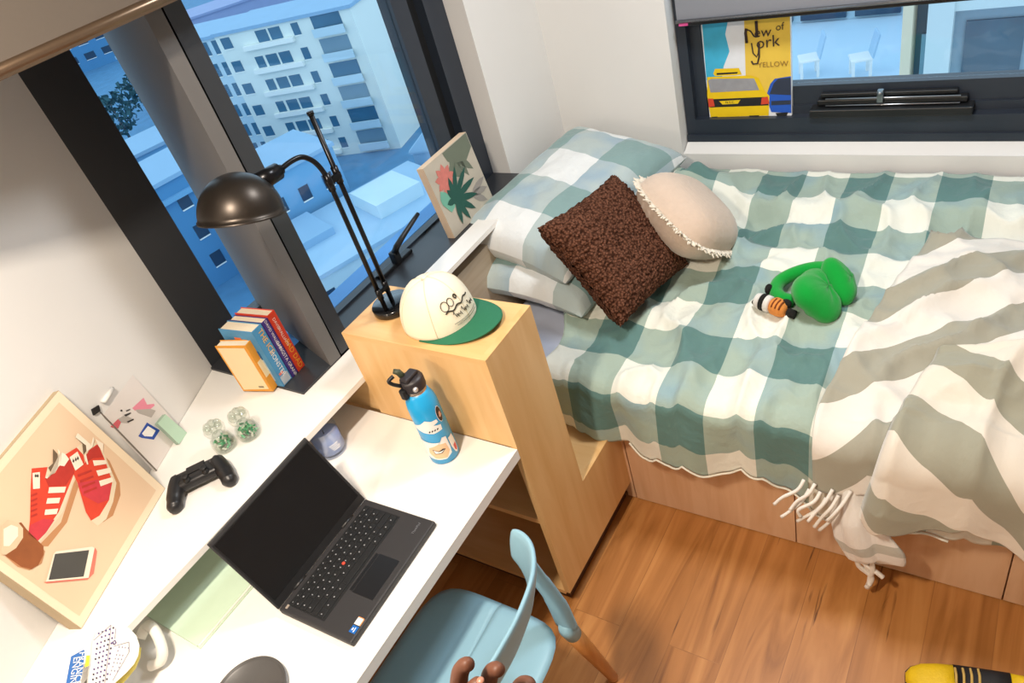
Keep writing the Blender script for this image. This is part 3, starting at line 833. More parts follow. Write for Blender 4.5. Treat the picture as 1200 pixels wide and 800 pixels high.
def leaf(u, v, a, L, w, mi, k, asp=1.):
    c = math.cos(a); s = math.sin(a); P = []
    for t, q in ((0, 0), (.25, .8), (.5, 1), (.75, .75), (1, 0), (.75, -.75), (.5, -1), (.25, -.8)):
        P.append((min(.99, max(.01, u + (c * t * L - s * q * w))), min(.99, max(.01, v + s * t * L + c * q * w))))
    blob(P, mi, k)
for a in (1.5, 1.1, .75, .4): leaf(.60, .98 - .1 * (1.5 - a), -a - .5, .42, .055, 2, 2)
blob([(.42, .99), (.99, .99), (.99, .80), (.80, .70), (.55, .78), (.45, .86)], 2, 2.2)
blob([(.45, .80), (.62, .66), (.56, .58), (.46, .64), (.38, .74)], 2, 2.4)
for a, L in ((.2, .38), (-.2, .36), (-.7, .34)): leaf(.62, .28, a, L, .05, 5, 2.6)
for k in range(9): leaf(.28, .70, k * .7, .20, .05, 3, 3 + k * .05)
leaf(.10, .62, -1.35, .28, .09, 4, 4); leaf(.14, .30, 1.2, .25, .10, 4, 4.1)
for k, (a, L) in enumerate(((2.0, .20), (1.45, .30), (1.0, .42), (.55, .48), (.1, .50), (-.35, .46), (-.8, .42), (-1.25, .38), (-1.75, .34), (3.0, .18))): leaf(.30, .40, a, L, .045, 1, 5 + k * .05)
leaf(.22, .40, 0, .2, .08, 1, 6)
mb.build('painted_picture', fm, lf)

# ------------------------------------------------------------------ taxi picture in the bed window
tx = 1.652; zb = .846
tp = thing('picture', 'painted board of a yellow taxi and lettering in the bed window', 'painting', (tx, -.10, zb))
def tpt(q, e=0.): p = on(q, (tx, 0, 0), (-1, 0, .035)); return p + V((-e, 0, 0))
loop = [tpt((832, 140)), tpt((928, 139)), tpt((926, 14)), tpt((821, 26))]
MB().slab(loop, (.018, 0, 0), 0).build('board', white_p, tp)
tmz = [M('sky_wash', 'e9ecf2', .7), M('sky_cyan', '3fb4dc', .7, var=.25, scale=18), M('poster_yellow', 'ecc64a', .7, var=.1, scale=14), M('taxi_yellow', 'f0c908', .6), M('taxi_black', '1b1b1c', .6), M('taxi_glass', '9a9a9f', .6, var=.2, scale=40), M('taxi_red', 'd8452a', .6), M('car_blue', '1e58c0', .6), M('car_navy', '2a3448', .6), M('lettering_brown', '3c2a24', .7), M('lettering_tan', '9a7430', .7)]
mb = MB()
def tq(pts, mi, k): mb.poly([tpt(q, .0006 * k) for q in pts], mi)
tq([(832, 139.5), (927.6, 138.5), (925.6, 15), (821.5, 26.5)], 0, 1)
tq([(823, 28), (853, 25), (850, 40), (855, 60), (848, 78), (846, 92), (828, 94)], 1, 2)
tq([(872, 22), (925.7, 16), (927.3, 110), (897, 112), (874, 92)], 2, 2)
tq([(836, 86), (838, 80.5), (866, 79.5), (869.5, 87), (860, 88), (838, 89)], 3, 3); tq([(840, 87.5), (864, 86), (865, 84), (840, 85.3)], 4, 3.5)
tq([(829, 90), (880, 88), (889, 91), (896, 106), (902, 112), (901, 135), (833, 137), (829, 112)], 3, 4)
tq([(830, 94), (834, 92), (884, 91.5), (890, 105), (833, 108)], 5, 5)
tq([(830.5, 116), (900, 113), (901, 123), (832, 125.5)], 4, 5)
tq([(830, 115), (836, 115), (838, 124), (831, 125)], 6, 6); tq([(893, 114), (900, 112.5), (902, 121), (892, 122)], 6, 6)
tq([(843, 118), (868, 116.5), (865, 121), (847, 122)], 3, 6)
tq([(834, 136.5), (841, 136), (841, 139), (834, 139.3)], 4, 5); tq([(878, 135), (890, 134.5), (889, 138.5), (880, 139)], 4, 5)
tq([(898, 112), (903, 98), (908, 92), (927, 89), (927.6, 132), (904, 131), (901, 122)], 7, 3.4); tq([(902, 110), (907, 97), (912, 92), (926.8, 90.5), (927, 111)], 8, 4.4)
tq([(904, 118), (927, 117), (927, 122), (904, 123)], 8, 4.4); tq([(909, 132), (924, 131), (922, 135), (911, 135.5)], 4, 5)
yv = V((0, -1, 0)); zv = V((0, 0, 1))
# hand lettered words
def lt(pts, w, mi=9, k=7):
    P = [tpt(q, .0006 * k) for q in pts]
    mb.tube(P, [w] * len(P), mi, 6, flat=.25, up=(1, 0, 0))
lt([(875.5, 50), (874, 38), (875, 33)], .0055); lt([(875, 34), (880, 36), (884, 42), (887, 43)], .0028); lt([(887.5, 43), (886.5, 24)], .0055)
mb.text('ew', .050, tpt((894, 37.5), .0045), yv, zv + V((0, -.10, 0)), 9); mb.text('of', .036, tpt((914, 31), .0045), yv + V((0, 0, .12)), zv, 9)
lt([(881, 50), (883, 62), (887, 66), (889, 62), (890, 50)], .0026); lt([(890, 50), (890, 66), (888, 74), (883, 74.5), (881, 71)], .0034)
mb.text('ork', .058, tpt((900, 49), .0045), yv + V((0, 0, .08)), zv, 9)
mb.text('YELLOW', .027, tpt((906, 75), .0045), yv, zv, 10)
mb.text('N.Y.C.', .013, tpt((856, 119.3), .005), yv, zv, 4)
mb.build('painted_picture', tmz, tp)

# ------------------------------------------------------------------ books in the left recess
paper = M('book_pages', 'efdfc4', .85, var=.06, scale=150)
def book(name, label, o, rz, W, D, H, cover, spine_fn=None, tilt=0.):
    """o = front lower corner on the sill; spine faces -y; W thickness along x, D depth along y"""
    X = Matrix.Translation(o) @ Matrix.Rotation(rz, 4, 'Z') @ Matrix.Rotation(tilt, 4, 'Y')
    t = thing(name, label, 'book', o, group='paperbacks in the window recess'); c = .0022
    mb = MB(); mb.b2((0, 0, 0), (c, D, H), 0, X).b2((W - c, 0, 0), (W, D, H), 0, X)
    mb.box((W / 2, .002, H / 2), (W, .004, H), 0, X, bev=.0015)
    mb.build('cover', cover, t)
    MB().b2((c, .004, .002), (W - c, D - .003, H - .002), 0, X).build('pages', paper, t)
    if spine_fn: spine_fn(t, X, W, D, H)
    return t
wht = M('white_ink', 'f2efe8', .6); yel_ink = M('yellow_ink', 'f0b43a', .6)
def sp_red(t, X, W, D, H):
    R3 = X.to_3x3(); o = lambda x, z: X @ V((x, -.0009, z))
    mb = MB(); mb.text('DAVID', .0135, o(W * .42, H * .82), R3 @ V((0, 0, -1)), R3 @ V((1, 0, 0)), 0); mb.text('WALLIAMS', .0135, o(W * .42, H * .60), R3 @ V((0, 0, -1)), R3 @ V((1, 0, 0)), 0)
    mb.text('BAD DAD', .023, o(W * .5, H * .28), R3 @ V((0, 0, -1)), R3 @ V((1, 0, 0)), 1); mb.build('spine_lettering', [wht, yel_ink], t)
def sp_pur(t, X, W, D, H):
    R3 = X.to_3x3(); o = lambda x, z: X @ V((x, -.0009, z))
    mb = MB(); mb.text('DAVID WALLIAMS', .0125, o(W * .5, H * .74), R3 @ V((0, 0, -1)), R3 @ V((1, 0, 0)), 0)
    mb.text('GANGSTA GRANNY', .0155, o(W * .5, H * .28), R3 @ V((0, 0, -1)), R3 @ V((1, 0, 0)), 0); mb.build('spine_lettering', [wht], t)
def sp_blu(t, X, W, D, H):
    R3 = X.to_3x3(); o = lambda x, z: X @ V((x, -.0009, z))
    mb = MB()
    mb.text('THE ICE', .024, o(W * .62, H * .74), R3 @ V((0, 0, -1)), R3 @ V((1, 0, 0)), 1); mb.text('MONSTER', .020, o(W * .55, H * .36), R3 @ V((0, 0, -1)), R3 @ V((1, 0, 0)), 0)
    for (a, b, mi) in (((.1, .02), (.9, .16), 2), ((.15, .18), (.6, .22), 3)): mb.b2((W * a[0], -.0006, H * a[1]), (W * b[0], 0, H * b[1]), mi, X)
    # cover picture on the side facing the wall
    for k, (y0, z0, y1, z1, mi) in enumerate(((.02, .02, .12, .12, 2), (.03, .13, .1, .145, 4), (.06, .155, .085, .175, 5), (.02, .10, .06, .13, 4))): mb.b2((-.0006 - .0002 * k, y0, z0), (0, y1, z1), mi, X)
    mb.build('cover_picture', [wht, yel_ink, M('ice_grey', 'b6bec6', .6, var=.2, scale=50), M('coral_spot', 'd8776a', .6), M('deep_blue', '1f5f94', .6), M('orange_spot', 'e2764a', .6)], t)
def sp_yel(t, X, W, D, H):
    mb = MB()
    mb.poly([X @ V(p) for p in ((-.0006, .010, .010), (-.0006, D - .006, .006), (-.0006, D - .006, H - .006), (-.0006, .010, H - .008))], 0)
    mb.b2((.004, -.0008, .05), (W - .004, 0, .105), 0, X)
    mb.box((-.001, D * .30, .018), (.0004, .018, .006), 1, X)
    mb.build('cover_panel', [M('cream_cover', 'f3dcae', .6, var=.03), M('print_grey', '8c7e66', .7)], t)
zs = .8895
book('book', 'red paperback with white and yellow spine lettering beside the post', V((-.042, .690, zs)), .10, .028, .130, .205, M('red_cover', 'd9432a', .45), sp_red)
book('book', 'purple paperback with white spine lettering between two others', V((-.068, .690, zs)), .10, .024, .130, .200, M('purple_cover', '45307c', .45), sp_pur)
book('book', 'thick blue paperback with a grey and yellow spine', V((-.108, .688, zs)), .10, .038, .132, .200, M('blue_cover', '4a90bd', .45, var=.2, scale=30), sp_blu)
book('book', 'smaller cream and orange book nearest the room corner', V((-.133, .708, zs)), .25, .027, .108, .170, M('orange_cover', 'e89b2c', .45), sp_yel)
# ------------------------------------------------------------------ big canvas print leaning on the slanted wall
cB = V((-.860, .579, zl)); uC = V((.909, .416, 0)).normalized(); nC0 = V((.416, -.909, 0)).normalized()
tl = math.radians(10.5)
nC = (nC0 * math.cos(tl) + V((0, 0, 1)) * math.sin(tl)).normalized(); vC = nC.cross(uC)
vC = vC if vC.z > 0 else -vC
WC, HC = .387, .363
cB = cB + V((0, 0, .001))
cv = thing('canvas_print', 'large canvas print of red sneakers, iced coffee and phone leaning on the wall', 'painting', cB + uC * WC / 2)
lo = [cB, cB + uC * WC, cB + uC * WC + vC * HC, cB + vC * HC]
cedge = M('canvas_edge', 'b7a283', .8, var=.05)
MB().slab(lo, -nC * .032, 0).build('canvas', cedge, cv)
cm = [M('print_cream', 'e6c8a8', .75, var=.05, scale=7), M('print_border', 'f0ddc0', .75, var=.03), M('print_red', 'd8432c', .75, var=.12, scale=40), M('print_dark_red', 'b93227', .75, var=.15, scale=60), M('print_white', 'f3e6d2', .75), M('print_sole', 'e5d3b6', .75), M('print_shadow', 'c08a5e', .75), M('print_coffee', '96552c', .75, var=.3, scale=25), M('print_lid', 'dcc3a2', .75, var=.12, scale=50), M('print_screen', '4b4a47', .75, var=.15, scale=20), M('print_pink', 'd97a68', .75), M('print_black', '2b2420', .75), M('print_magenta', 'cc3a44', .75, var=.15, scale=60), M('print_gap', '6d5a45', .75)]
mb = MB()
def cq(q, k): return on(q, cB, nC) + nC * (.0005 * k)
def cpoly(pts, mi, k):
    P = []
    for q in pts:
        p = on(q, cB, nC); u = min(WC - .001, max(.001, (p - cB).dot(uC))); v = min(HC - .001, max(.001, (p - cB).dot(vC)))
        P.append(cB + uC * u + vC * v + nC * (.0004 * k))
    mb.poly(P, mi)
def cuv(u, v, k): return cB + uC * u + vC * v + nC * (.0004 * k)
mb.poly([cuv(.001, .001, 1), cuv(WC - .001, .001, 1), cuv(WC - .001, HC - .001, 1), cuv(.001, HC - .001, 1)], 1)
mb.poly([cuv(.018, .020, 2), cuv(WC - .022, .020, 2), cuv(WC - .022, HC - .018, 2), cuv(.018, HC - .018, 2)], 0)
# left sneaker (outline, then upper, toe, lining, sole, stripes, tongue tag)
def Z(q, ox, oy, s): return (ox + q[0] / s, oy + q[1] / s)
def S1(pts): return [Z(p, 20, 500, 5.) for p in pts]
cpoly(S1([(130, 690), (255, 560), (330, 330), (345, 300), (360, 345), (290, 560), (180, 700), (150, 700)]), 6, 3)
cpoly(S1([(80, 242), (180, 232), (205, 215), (235, 150), (262, 155), (272, 225), (320, 165), (345, 270), (265, 500), (120, 692), (62, 640), (72, 560)]), 5, 4)
cpoly(S1([(82, 244), (176, 236), (160, 300), (215, 280), (245, 225), (272, 215), (318, 180), (332, 270), (240, 500), (118, 670), (62, 632), (72, 550), (76, 360)]), 2, 5)
cpoly(S1([(160, 300), (225, 268), (246, 222), (275, 215), (318, 185), (330, 270), (280, 345), (180, 350)]), 3, 6)
cpoly(S1([(62, 632), (74, 575), (150, 540), (215, 545), (165, 620), (118, 668)]), 12, 6)
cpoly(S1([(205, 130), (232, 160), (235, 215), (190, 265), (178, 240), (205, 215)]), 13, 7)
cpoly(S1([(232, 130), (248, 150), (248, 225), (170, 305), (160, 300), (230, 250), (238, 160)]), 4, 8)
cpoly(S1([(276, 160), (300, 190), (272, 232), (248, 228), (256, 150)]), 4, 7)
for pts in ([(182, 355), (282, 352), (272, 386), (176, 390)], [(172, 420), (248, 416), (240, 448), (164, 452)], [(160, 486), (236, 480), (226, 512), (154, 518)]): cpoly(S1(pts), 4, 8)
cpoly(S1([(84, 272), (128, 266), (128, 362), (88, 366)]), 4, 8)
for dx in (-8, 0, 8): cpoly(S1([(104 + dx, 290), (109 + dx, 276), (113 + dx, 290), (108 + dx, 300)]), 11, 9)
for z_ in (400, 430, 460, 490, 520): cpoly(S1([(76, z_), (112, z_ - 14), (114, z_ - 4), (76, z_ + 12)]), 3, 7)
# right sneaker
cpoly(S1([(470, 580), (560, 520), (604, 400), (600, 330), (540, 200), (520, 180), (560, 330), (556, 440), (500, 560)]), 6, 3)
cpoly(S1([(275, 165), (345, 120), (385, 95), (480, 95), (525, 200), (580, 330), (560, 440), (520, 540), (470, 582), (420, 540), (360, 360), (320, 250)]), 5, 4)
cpoly(S1([(276, 165), (345, 122), (385, 165), (395, 215), (415, 140), (470, 100), (505, 180), (555, 320), (535, 430), (480, 520), (430, 550), (400, 500), (350, 330), (315, 250)]), 2, 5)
cpoly(S1([(420, 140), (470, 105), (500, 180), (440, 185), (398, 215), (400, 165)]), 3, 6)
cpoly(S1([(350, 330), (470, 310), (550, 340), (530, 430), (470, 450), (380, 400)]), 12, 6)
cpoly(S1([(335, 60), (352, 40), (400, 80), (422, 115), (385, 165), (378, 100)]), 13, 6)
cpoly(S1([(335, 62), (350, 38), (405, 85), (428, 110), (440, 60), (448, 75), (436, 120), (402, 150), (398, 110)]), 4, 8)
cpoly(S1([(388, 170), (398, 160), (412, 220), (404, 224)]), 4, 8); cpoly(S1([(452, 70), (500, 100), (498, 150), (470, 110)]), 4, 7)
for pts in ([(438, 198), (512, 196), (524, 218), (446, 230)], [(458, 258), (540, 240), (550, 268), (470, 290)], [(474, 318), (552, 296), (560, 322), (484, 350)]): cpoly(S1(pts), 4, 8)
cpoly(S1([(302, 180), (348, 146), (384, 222), (336, 258)]), 4, 8)
for dx in (-12, 2, 14): cpoly(S1([(330 + dx, 198 - dx * .6), (334 + dx, 180 - dx * .6), (342 + dx, 194 - dx * .6), (337 + dx, 206 - dx * .6)]), 11, 9)
for z_ in (0, 34, 68, 100): cpoly(S1([(350 + z_ * .35, 280 + z_), (430 + z_ * .3, 252 + z_), (434 + z_ * .3, 262 + z_), (352 + z_ * .35, 294 + z_)]), 3, 7)
# cup
cpoly([(2, 640), (6, 652), (20, 664), (34, 668), (48, 660), (52, 646), (45, 636)], 6, 5)
cpoly([(4, 618), (24, 612), (30, 620), (50, 640), (50, 650), (44, 662), (36, 667), (24, 664), (4, 650), (2, 640)], 7, 6)
cpoly([(.5, 616), (8, 609), (20, 612), (26, 619), (26, 630), (18, 642), (6, 650), (.5, 650)], 8, 7)
cpoly([(3, 620), (12, 615), (20, 618), (20, 628), (10, 640), (3, 640)], 4, 8)
# phone
cpoly([(50, 682), (54, 683.5), (102, 679), (109, 672), (113, 646), (111, 642), (106, 641), (98, 676)], 10, 5)
cpoly([(53, 681.5), (62, 649), (65, 646), (107, 640.5), (110, 642), (103, 677)], 4, 6)
cpoly([(56, 679.5), (63.5, 649), (103.5, 644.5), (97, 675.5)], 9, 7)
mb.build('printed_picture', cm, cv)

# ------------------------------------------------------------------ whiteboard card with stickers
bL = onz((183, 552), zl + .0012)
nW = WN; tl2 = math.radians(6)
nB = (WN * math.cos(tl2) + V((0, 0, 1)) * math.sin(tl2)).normalized(); uB = -WD; vB = nB.cross(uB); vB = vB if vB.z > 0 else -vB
wb = thing('card_board', 'pale grey pin board with stickers leaning behind the sneaker canvas', 'board', bL + uB * .1)
def bq(q, e=0.): return on(q, bL, nB) + nB * e
top = (bq((113, 481)) - bL).dot(vB); Hb = top; Wb = .155
MB().slab([bL, bL + uB * Wb, bL + uB * Wb + vB * Hb, bL + vB * Hb], -nB * .006, 0).build('panel', M('board_grey', 'e3dcd8', .6, var=.02), wb)
MB().slab([bL - nB * .001, bL + uB * .003 - nB * .001, bL + uB * .003 + vB * (Hb - .005) - nB * .001, bL + vB * (Hb - .005) - nB * .001], nB * .003, 0).build('edge_strip', M('strip_grey', '7a736a', .6), wb)
MB().slab([bq((105, 480)), bq((113, 475)), bq((115, 482)), bq((108, 487))], nB * .008, 0).build('bulldog_clip', black_pl, wb)
def stick(nm, shapes, mats):
    mb = MB()
    for pts, mi, k in shapes: mb.slab([bq(q, .0003 + .0004 * k) for q in pts], nB * .0006, mi)
    return mb.build(nm, mats, wb)
redp = M('sticker_red', 'd0606a', .6); dkp = M('sticker_dark', '2a2523', .6); gry = M('sticker_grey', 'b5aea8', .6); pnk = M('sticker_pink', 'e88fa3', .6); blu = M('sticker_blue', '2a4fa8', .6)
stick('hand_sticker', [([(129, 500), (138, 491), (142, 494), (138, 502), (132, 501)], 0, 0), ([(138, 491), (146, 486), (156, 491), (150, 496), (142, 495)], 2, 0),
      ([(145, 486), (153, 483), (153, 484.5), (147, 488)], 1, 1), ([(148, 494), (156, 490.5), (156.5, 492), (150, 495)], 1, 1), ([(141, 480), (143, 480), (143, 482), (141, 482)], 1, 1), ([(147, 481), (152, 479), (152.3, 480), (148, 482)], 1, 1)], [redp, dkp, gry])
stick('pink_sticker', [([(155, 478), (168, 466), (172, 474), (180, 473), (181, 475), (175, 480), (158, 481)], 0, 0), ([(158, 480), (176, 479), (182, 481), (177, 489), (162, 484)], 1, 1)], [pnk, gry])
stick('blue_frame_sticker', [([(162, 511), (172, 495), (187, 504), (180, 515), (166, 513)], 0, 0), ([(166, 508), (173, 499), (182, 504.5), (178, 511.5), (169, 511)], 1, 1)], [blu, white_p])
pn = thing('pen', 'white pen standing above the black clip on the slanted wall', 'pen', bq((120, 466)))
MB().tube([bq((118, 472), .008), bq((129, 456), .008)], .006, 0, 10).tube([bq((128.6, 456.6), .008), bq((129.6, 455), .008)], .0035, 1, 8).build('pen_body', [white_p, dkp], pn)
g0 = onz((206, 522), zl + .001); g1 = onz((216, 512), zl + .001)
def gq(q, e=0): return on(q, g0, nB) + nB * e
gp = [gq((190, 486)), gq((181, 497)), gq((206, 521)), gq((217, 509))]
nb_ = thing('sticky_notes', 'mint green pad of sticky notes leaning on the slanted wall', 'notepad', g0)
MB().slab(gp, nB * .011, 0, 1).build('pad', [M('mint_paper', 'b9d9c2', .7, var=.03), M('mint_edge', '98ae9c', .7)], nb_)

# ------------------------------------------------------------------ two glass sweet jars
jg = clear_glass('jar_glass', (.93, .95, .93), .12, .03)
cand = [M('sweet_white', 'eae8dd', .5), M('sweet_mint', '7fcfa0', .5), M('sweet_green', '3c9a6b', .5)]
def jar(o, label, rs):
    t = thing('glass_jar', label, 'jar', o, group='glass sweet jars on the window ledge')
    X = Matrix.Translation(o) @ Matrix.Scale(1.14, 4)
    outer = [(0, 0), (.021, 0), (.026, .004), (.027, .02), (.024, .034), (.015, .042), (.013, .047)]
    inner = [(.011, .046), (.013, .041), (.021, .033), (.024, .02), (.023, .006), (0, .004)]
    MB().lathe(outer + inner, 0, 28, T=X, cap=False).build('body', jg, t)
    lid = [(0, .048), (.017, .048), (.023, .052), (.025, .062), (.022, .072), (.014, .079), (0, .081)]
    mb = MB(); mb.lathe(lid, 0, 28, T=X, cap=False)
    for k in range(6):
        a = k * PI / 3; mb.ball((.014 * math.cos(a), .014 * math.sin(a), .069), (.009, .009, .011), 0, X, 10)
    mb.build('lid', jg, t)
    r = random.Random(rs); mb = MB()
    for k in range(46):
        a = r.uniform(0, 2 * PI); q = .020 * math.sqrt(r.random()); z = .008 + r.random() * .026
        if z > .028: q *= .75
        R = Euler((r.uniform(0, 3), r.uniform(0, 3), r.uniform(0, 3))).to_matrix()
        mb.box((q * math.cos(a), q * math.sin(a), z), (.010, .0035, .0035), r.choice((0, 0, 1, 1, 2)), X, R=R)
    o2 = mb.build('sweets', cand, t); o2['kind'] = 'stuff'
jar(onz((266, 524), zl + .0005), 'clear jar of green and white sweets, the one nearer the game controller', 3)
jar(onz((294, 510), zl + .0005), 'clear jar of green and white sweets, the one nearer the books', 8)

# ------------------------------------------------------------------ game controller
gc = thing('game_controller', 'black game controller lying on the white ledge', 'controller', V((-.462, .632, zl)), rz=math.radians(-35))
X = ROOT[gc.name] @ Matrix.Translation((0, .0, .026))
pl = M('controller_black', '1d1d1f', .38, var=.05); pl2 = M('controller_satin', '0f0f11', .3)
mb = MB()
mb.box((0, .018, 0), (.125, .058, .030), 0, X, bev=.013, seg=4)
for sx in (-1, 1):
    pts = [V((sx * .050, .030, .002)), V((sx * .058, .008, 0)), V((sx * .066, -.022, -.006)), V((sx * .070, -.047, -.011)), V((sx * .070, -.060, -.012))]
    mb.tube(smooth(pts, 5), [.021] * 6 + [.021] * 5 + [.0195] * 5 + [.0165, .015, .013, .010, .006], 0, 16, T=X)
mb.build('body', pl, gc)
MB().box((0, .030, .0155), (.048, .028, .003), 0, X, bev=.0012).build('touchpad', pl2, gc)
for sx in (-1, 1):
    mb = MB(); mb.lathe([(.010, .012), (.0085, .018), (.0055, .020), (.0055, .025), (.0095, .026), (.0095, .029), (.006, .0282), (0, .0275)], 0, 20, T=X @ Matrix.Translation((sx * .024, .0, 0)), cap=False)
    mb.build('thumbstick', black_pl, gc)
mb = MB()
for a in range(4): mb.box((-.052 + .0085 * math.cos(a * PI / 2), .024 + .0085 * math.sin(a * PI / 2), .0175), (.0065, .0065, .004), 0, X, bev=.0015)
mb.build('direction_pad', pl2, gc)
mb = MB()
for a in range(4): mb.lathe([(.0048, 0), (.0048, .003), (0, .0036)], 0, 14, T=X @ Matrix.Translation((.052 + .010 * math.cos(a * PI / 2), .024 + .010 * math.sin(a * PI / 2), .0155)), cap=False)
mb.build('buttons', M('button_grey', '4a4a50', .35), gc)
for sx in (-1, 1): MB().box((sx * .046, .046, -.002), (.026, .012, .018), 0, X, bev=.005).build('shoulder_button', black_pl, gc)

# ------------------------------------------------------------------ laptop
lt_ = thing('laptop', 'open black laptop with dark screen on the white desk', 'laptop', V((-.442, .172, .74)), rz=math.radians(1.6))
X = ROOT[lt_.name]
lbk = M('laptop_black', '2b2a2c', .55, var=.05, scale=60); 
MB().box((0, 0, .0105), (.327, .224, .017), 0, X, bev=.004).build('base', lbk, lt_)
keym = [M('key_black', '17181a', .5), M('key_mark', '9a9ca0', .5)]
mb = MB(); mb.b2((-.146, -.018, .0188), (.146, .096, .0194), 0, X)
rows = [(.086, 16, .011), (.070, 14, .0165), (.052, 14, .0165), (.034, 13, .0165), (.016, 12, .0165), (-.004, 9, .0165)]
rnd = random.Random(4)
for (y, n, h) in rows:
    ws = [1.] * n
    if n == 14: ws[-1 if y > .06 else 0] = 1.6
    if n == 13: ws[0] = 1.7; ws[-1] = 1.8
    if n == 12: ws[0] = 2.2; ws[-1] = 2.2
    if n == 9: ws = [1.1, 1, 1, 1, 5.2, 1, 1, 1, 1]
    tot = sum(ws); x = -.143
    for w in ws:
        kw = .286 * w / tot
        mb.box((x + kw / 2, y, .0202), (kw - .0026, h - .0022, .0022), 0, X, bev=.0007)
        if w < 2: mb.b2((x + kw * .28, y + .001, .02131), (x + kw * .28 + .0022 + rnd.random() * .001, y + h * .24, .02145), 1, X)
        x += kw
mb.build('keyboard', keym, lt_)
MB().lathe([(.0042, .0205), (.0042, .0228), (.002, .0236), (0, .0238)], 0, 14, T=X @ Matrix.Translation((-.012, .036, 0)), cap=False).build('pointing_stick', M('red_rubber', 'd2432f', .6), lt_)
MB().box((-.012, -.064, .0191), (.105, .060, .0008), 0, X).box((-.012, -.028, .0195), (.102, .009, .0014), 0, X, bev=.0005).build('touchpad', M('touchpad_dark', '1b1b1d', .3), lt_)
mb = MB(); R3 = X.to_3x3(); mb.text('ThinkPad', .0088, X @ V((.130, -.078, .0194)), R3 @ V((1, 0, 0)), R3 @ V((0, 1, 0)), 0); mb.build('palm_rest_badge', M('badge_silver', 'a9a7a8', .3, metal=.7), lt_)
mb = MB(); mb.box((-.136, -.098, .0193), (.017, .017, .0004), 0, X); mb.b2((-.142, -.101, .0195), (-.131, -.099, .0197), 1, X); mb.b2((-.139, -.096, .0195), (-.133, -.093, .0197), 1, X); mb.build('blue_sticker', [M('sticker_royal', '1663b4', .4), white_p], lt_)
mb = MB(); mb.box((-.116, -.098, .0193), (.018, .018, .0004), 0, X); mb.b2((-.109, -.107, .0195), (-.107, -.089, .0196), 1, X); mb.b2((-.125, -.107, .0195), (-.107, -.1045, .0196), 1, X); mb.build('white_sticker', [M('sticker_ivory', 'e8e3de', .4), M('sticker_orange', 'd98a4a', .4)], lt_)
MB().box((-.150, .094, .0194), (.010, .006, .0012), 0, X).build('power_key', M('power_grey', 'a09488', .4), lt_)
la_ = math.radians(26.5)                       # lid leans back
XL = X @ Matrix.Translation((0, .110, .018)) @ Matrix.Rotation(-la_, 4, 'X')
lid = MB().box((0, .004, .111), (.327, .007, .222), 0, XL, bev=.0025).build('lid', lbk, lt_)
MB().b2((-.155, -.0012, .022), (.155, .0004, .209), 0, XL).build('screen', M('screen_off', '0c0a0b', .17, spec=.35), lid)
MB().b2((-.160, -.0002, .004), (.160, .0006, .212), 0, XL).build('bezel', M('bezel_black', '111012', .5), lid)
MB().tube([X @ V((-.11, .112, .017)), X @ V((-.07, .112, .017))], .006, 0, 10).build('hinge', black_pl, lt_)
MB().tube([X @ V((.07, .112, .017)), X @ V((.11, .112, .017))], .006, 0, 10).build('hinge', black_pl, lt_)

# ------------------------------------------------------------------ notebook under the laptop edge
nt_ = thing('notebook', 'mint green notebook half under the white ledge', 'notebook', V((-.65, .52, .74)))
MB().b2((-.752, .405, .7405), (-.548, .700, .7435), 0).build('cover', M('mint_cover', 'cfe6cf', .45, var=.02), nt_)
MB().b2((-.750, .407, .7435), (-.550, .698, .7480), 0).build('pages', M('page_white', 'e6ebdf', .7), nt_)
MB().b2((-.752, .412, .7480), (-.548, .700, .7495), 0).build('front_cover', MATS['mint_cover'], nt_)

# ------------------------------------------------------------------ candle glass
cd_ = V((-.165, .520, .7405))
cn = thing('candle', 'pale blue candle in a glass tumbler beside the laptop', 'candle', cd_)
X = Matrix.Translation(cd_)
MB().lathe([(0, 0), (.039, 0), (.041, .003), (.042, .088), (.0402, .0885), (.038, .012), (0, .010)], 0, 40, T=X, cap=False).build('tumbler', clear_glass('tumbler_glass', (.90, .93, .98), .10, .02), cn)
MB().lathe([(0, .0105), (.0375, .0125), (.0392, .066), (0, .065)], 0, 40, T=X, cap=False).build('wax', M('blue_wax', '9db4e6', .45, var=.03), cn)
MB().tube([cd_ + V((0, 0, .065)), cd_ + V((.001, 0, .076))], .001, 0, 6).build('wick', M('wick_dark', '3a352f', .9), cn)
mb = MB()
for k in range(4):
    z0 = .030 + k * .006; 
    mb.tube([cd_ + V((.0424 * math.cos(a), .0424 * math.sin(a), z0)) for a in [math.radians(-118 + 6 * i - k * 3) for i in range(6 + k % 2)]], .0011, 0, 5)
mb.build('label_print', white_p, cn)

# ------------------------------------------------------------------ water bottle
bo = V((-.074, .184, .7405))
bt = thing('water_bottle', 'bright blue water bottle with stickers and black straw lid', 'bottle', bo)
X = Matrix.Translation(bo); Rb_ = .0395
prof = [(0, 0), (Rb_ - .003, 0), (Rb_, .004), (Rb_, .185), (Rb_ - .002, .202), (Rb_ - .009, .222), (.0265, .232)]
MB().lathe(prof + [(.0255, .232), (0, .232)], 0, 48, T=X, cap=False).build('body', M('bottle_blue', '1ba3e0', .35, var=.03, coat=.2), bt)
MB().lathe([(.0262, .230), (.0268, .231), (.0268, .243), (0, .243)], 0, 40, T=X, cap=False).build('steel_neck', M('steel_neck', 'c9b8a8', .25, metal=.9), bt)
XU = X @ Matrix.Translation((0, 0, .017)); bu = bo + V((0, 0, .017))
lb_ = MB(); lb_.lathe([(0, .225), (.0295, .225), (.030, .228), (.030, .250), (.027, .256), (.012, .258), (0, .258)], 0, 36, T=XU, cap=False)
lb_.box((-.004, .0, .262), (.046, .026, .012), 0, XU, bev=.004)
lo = lb_.build('straw_lid', M('lid_black', '2a2528', .45), bt)
cdir = V((-.6, .8, 0)).normalized()
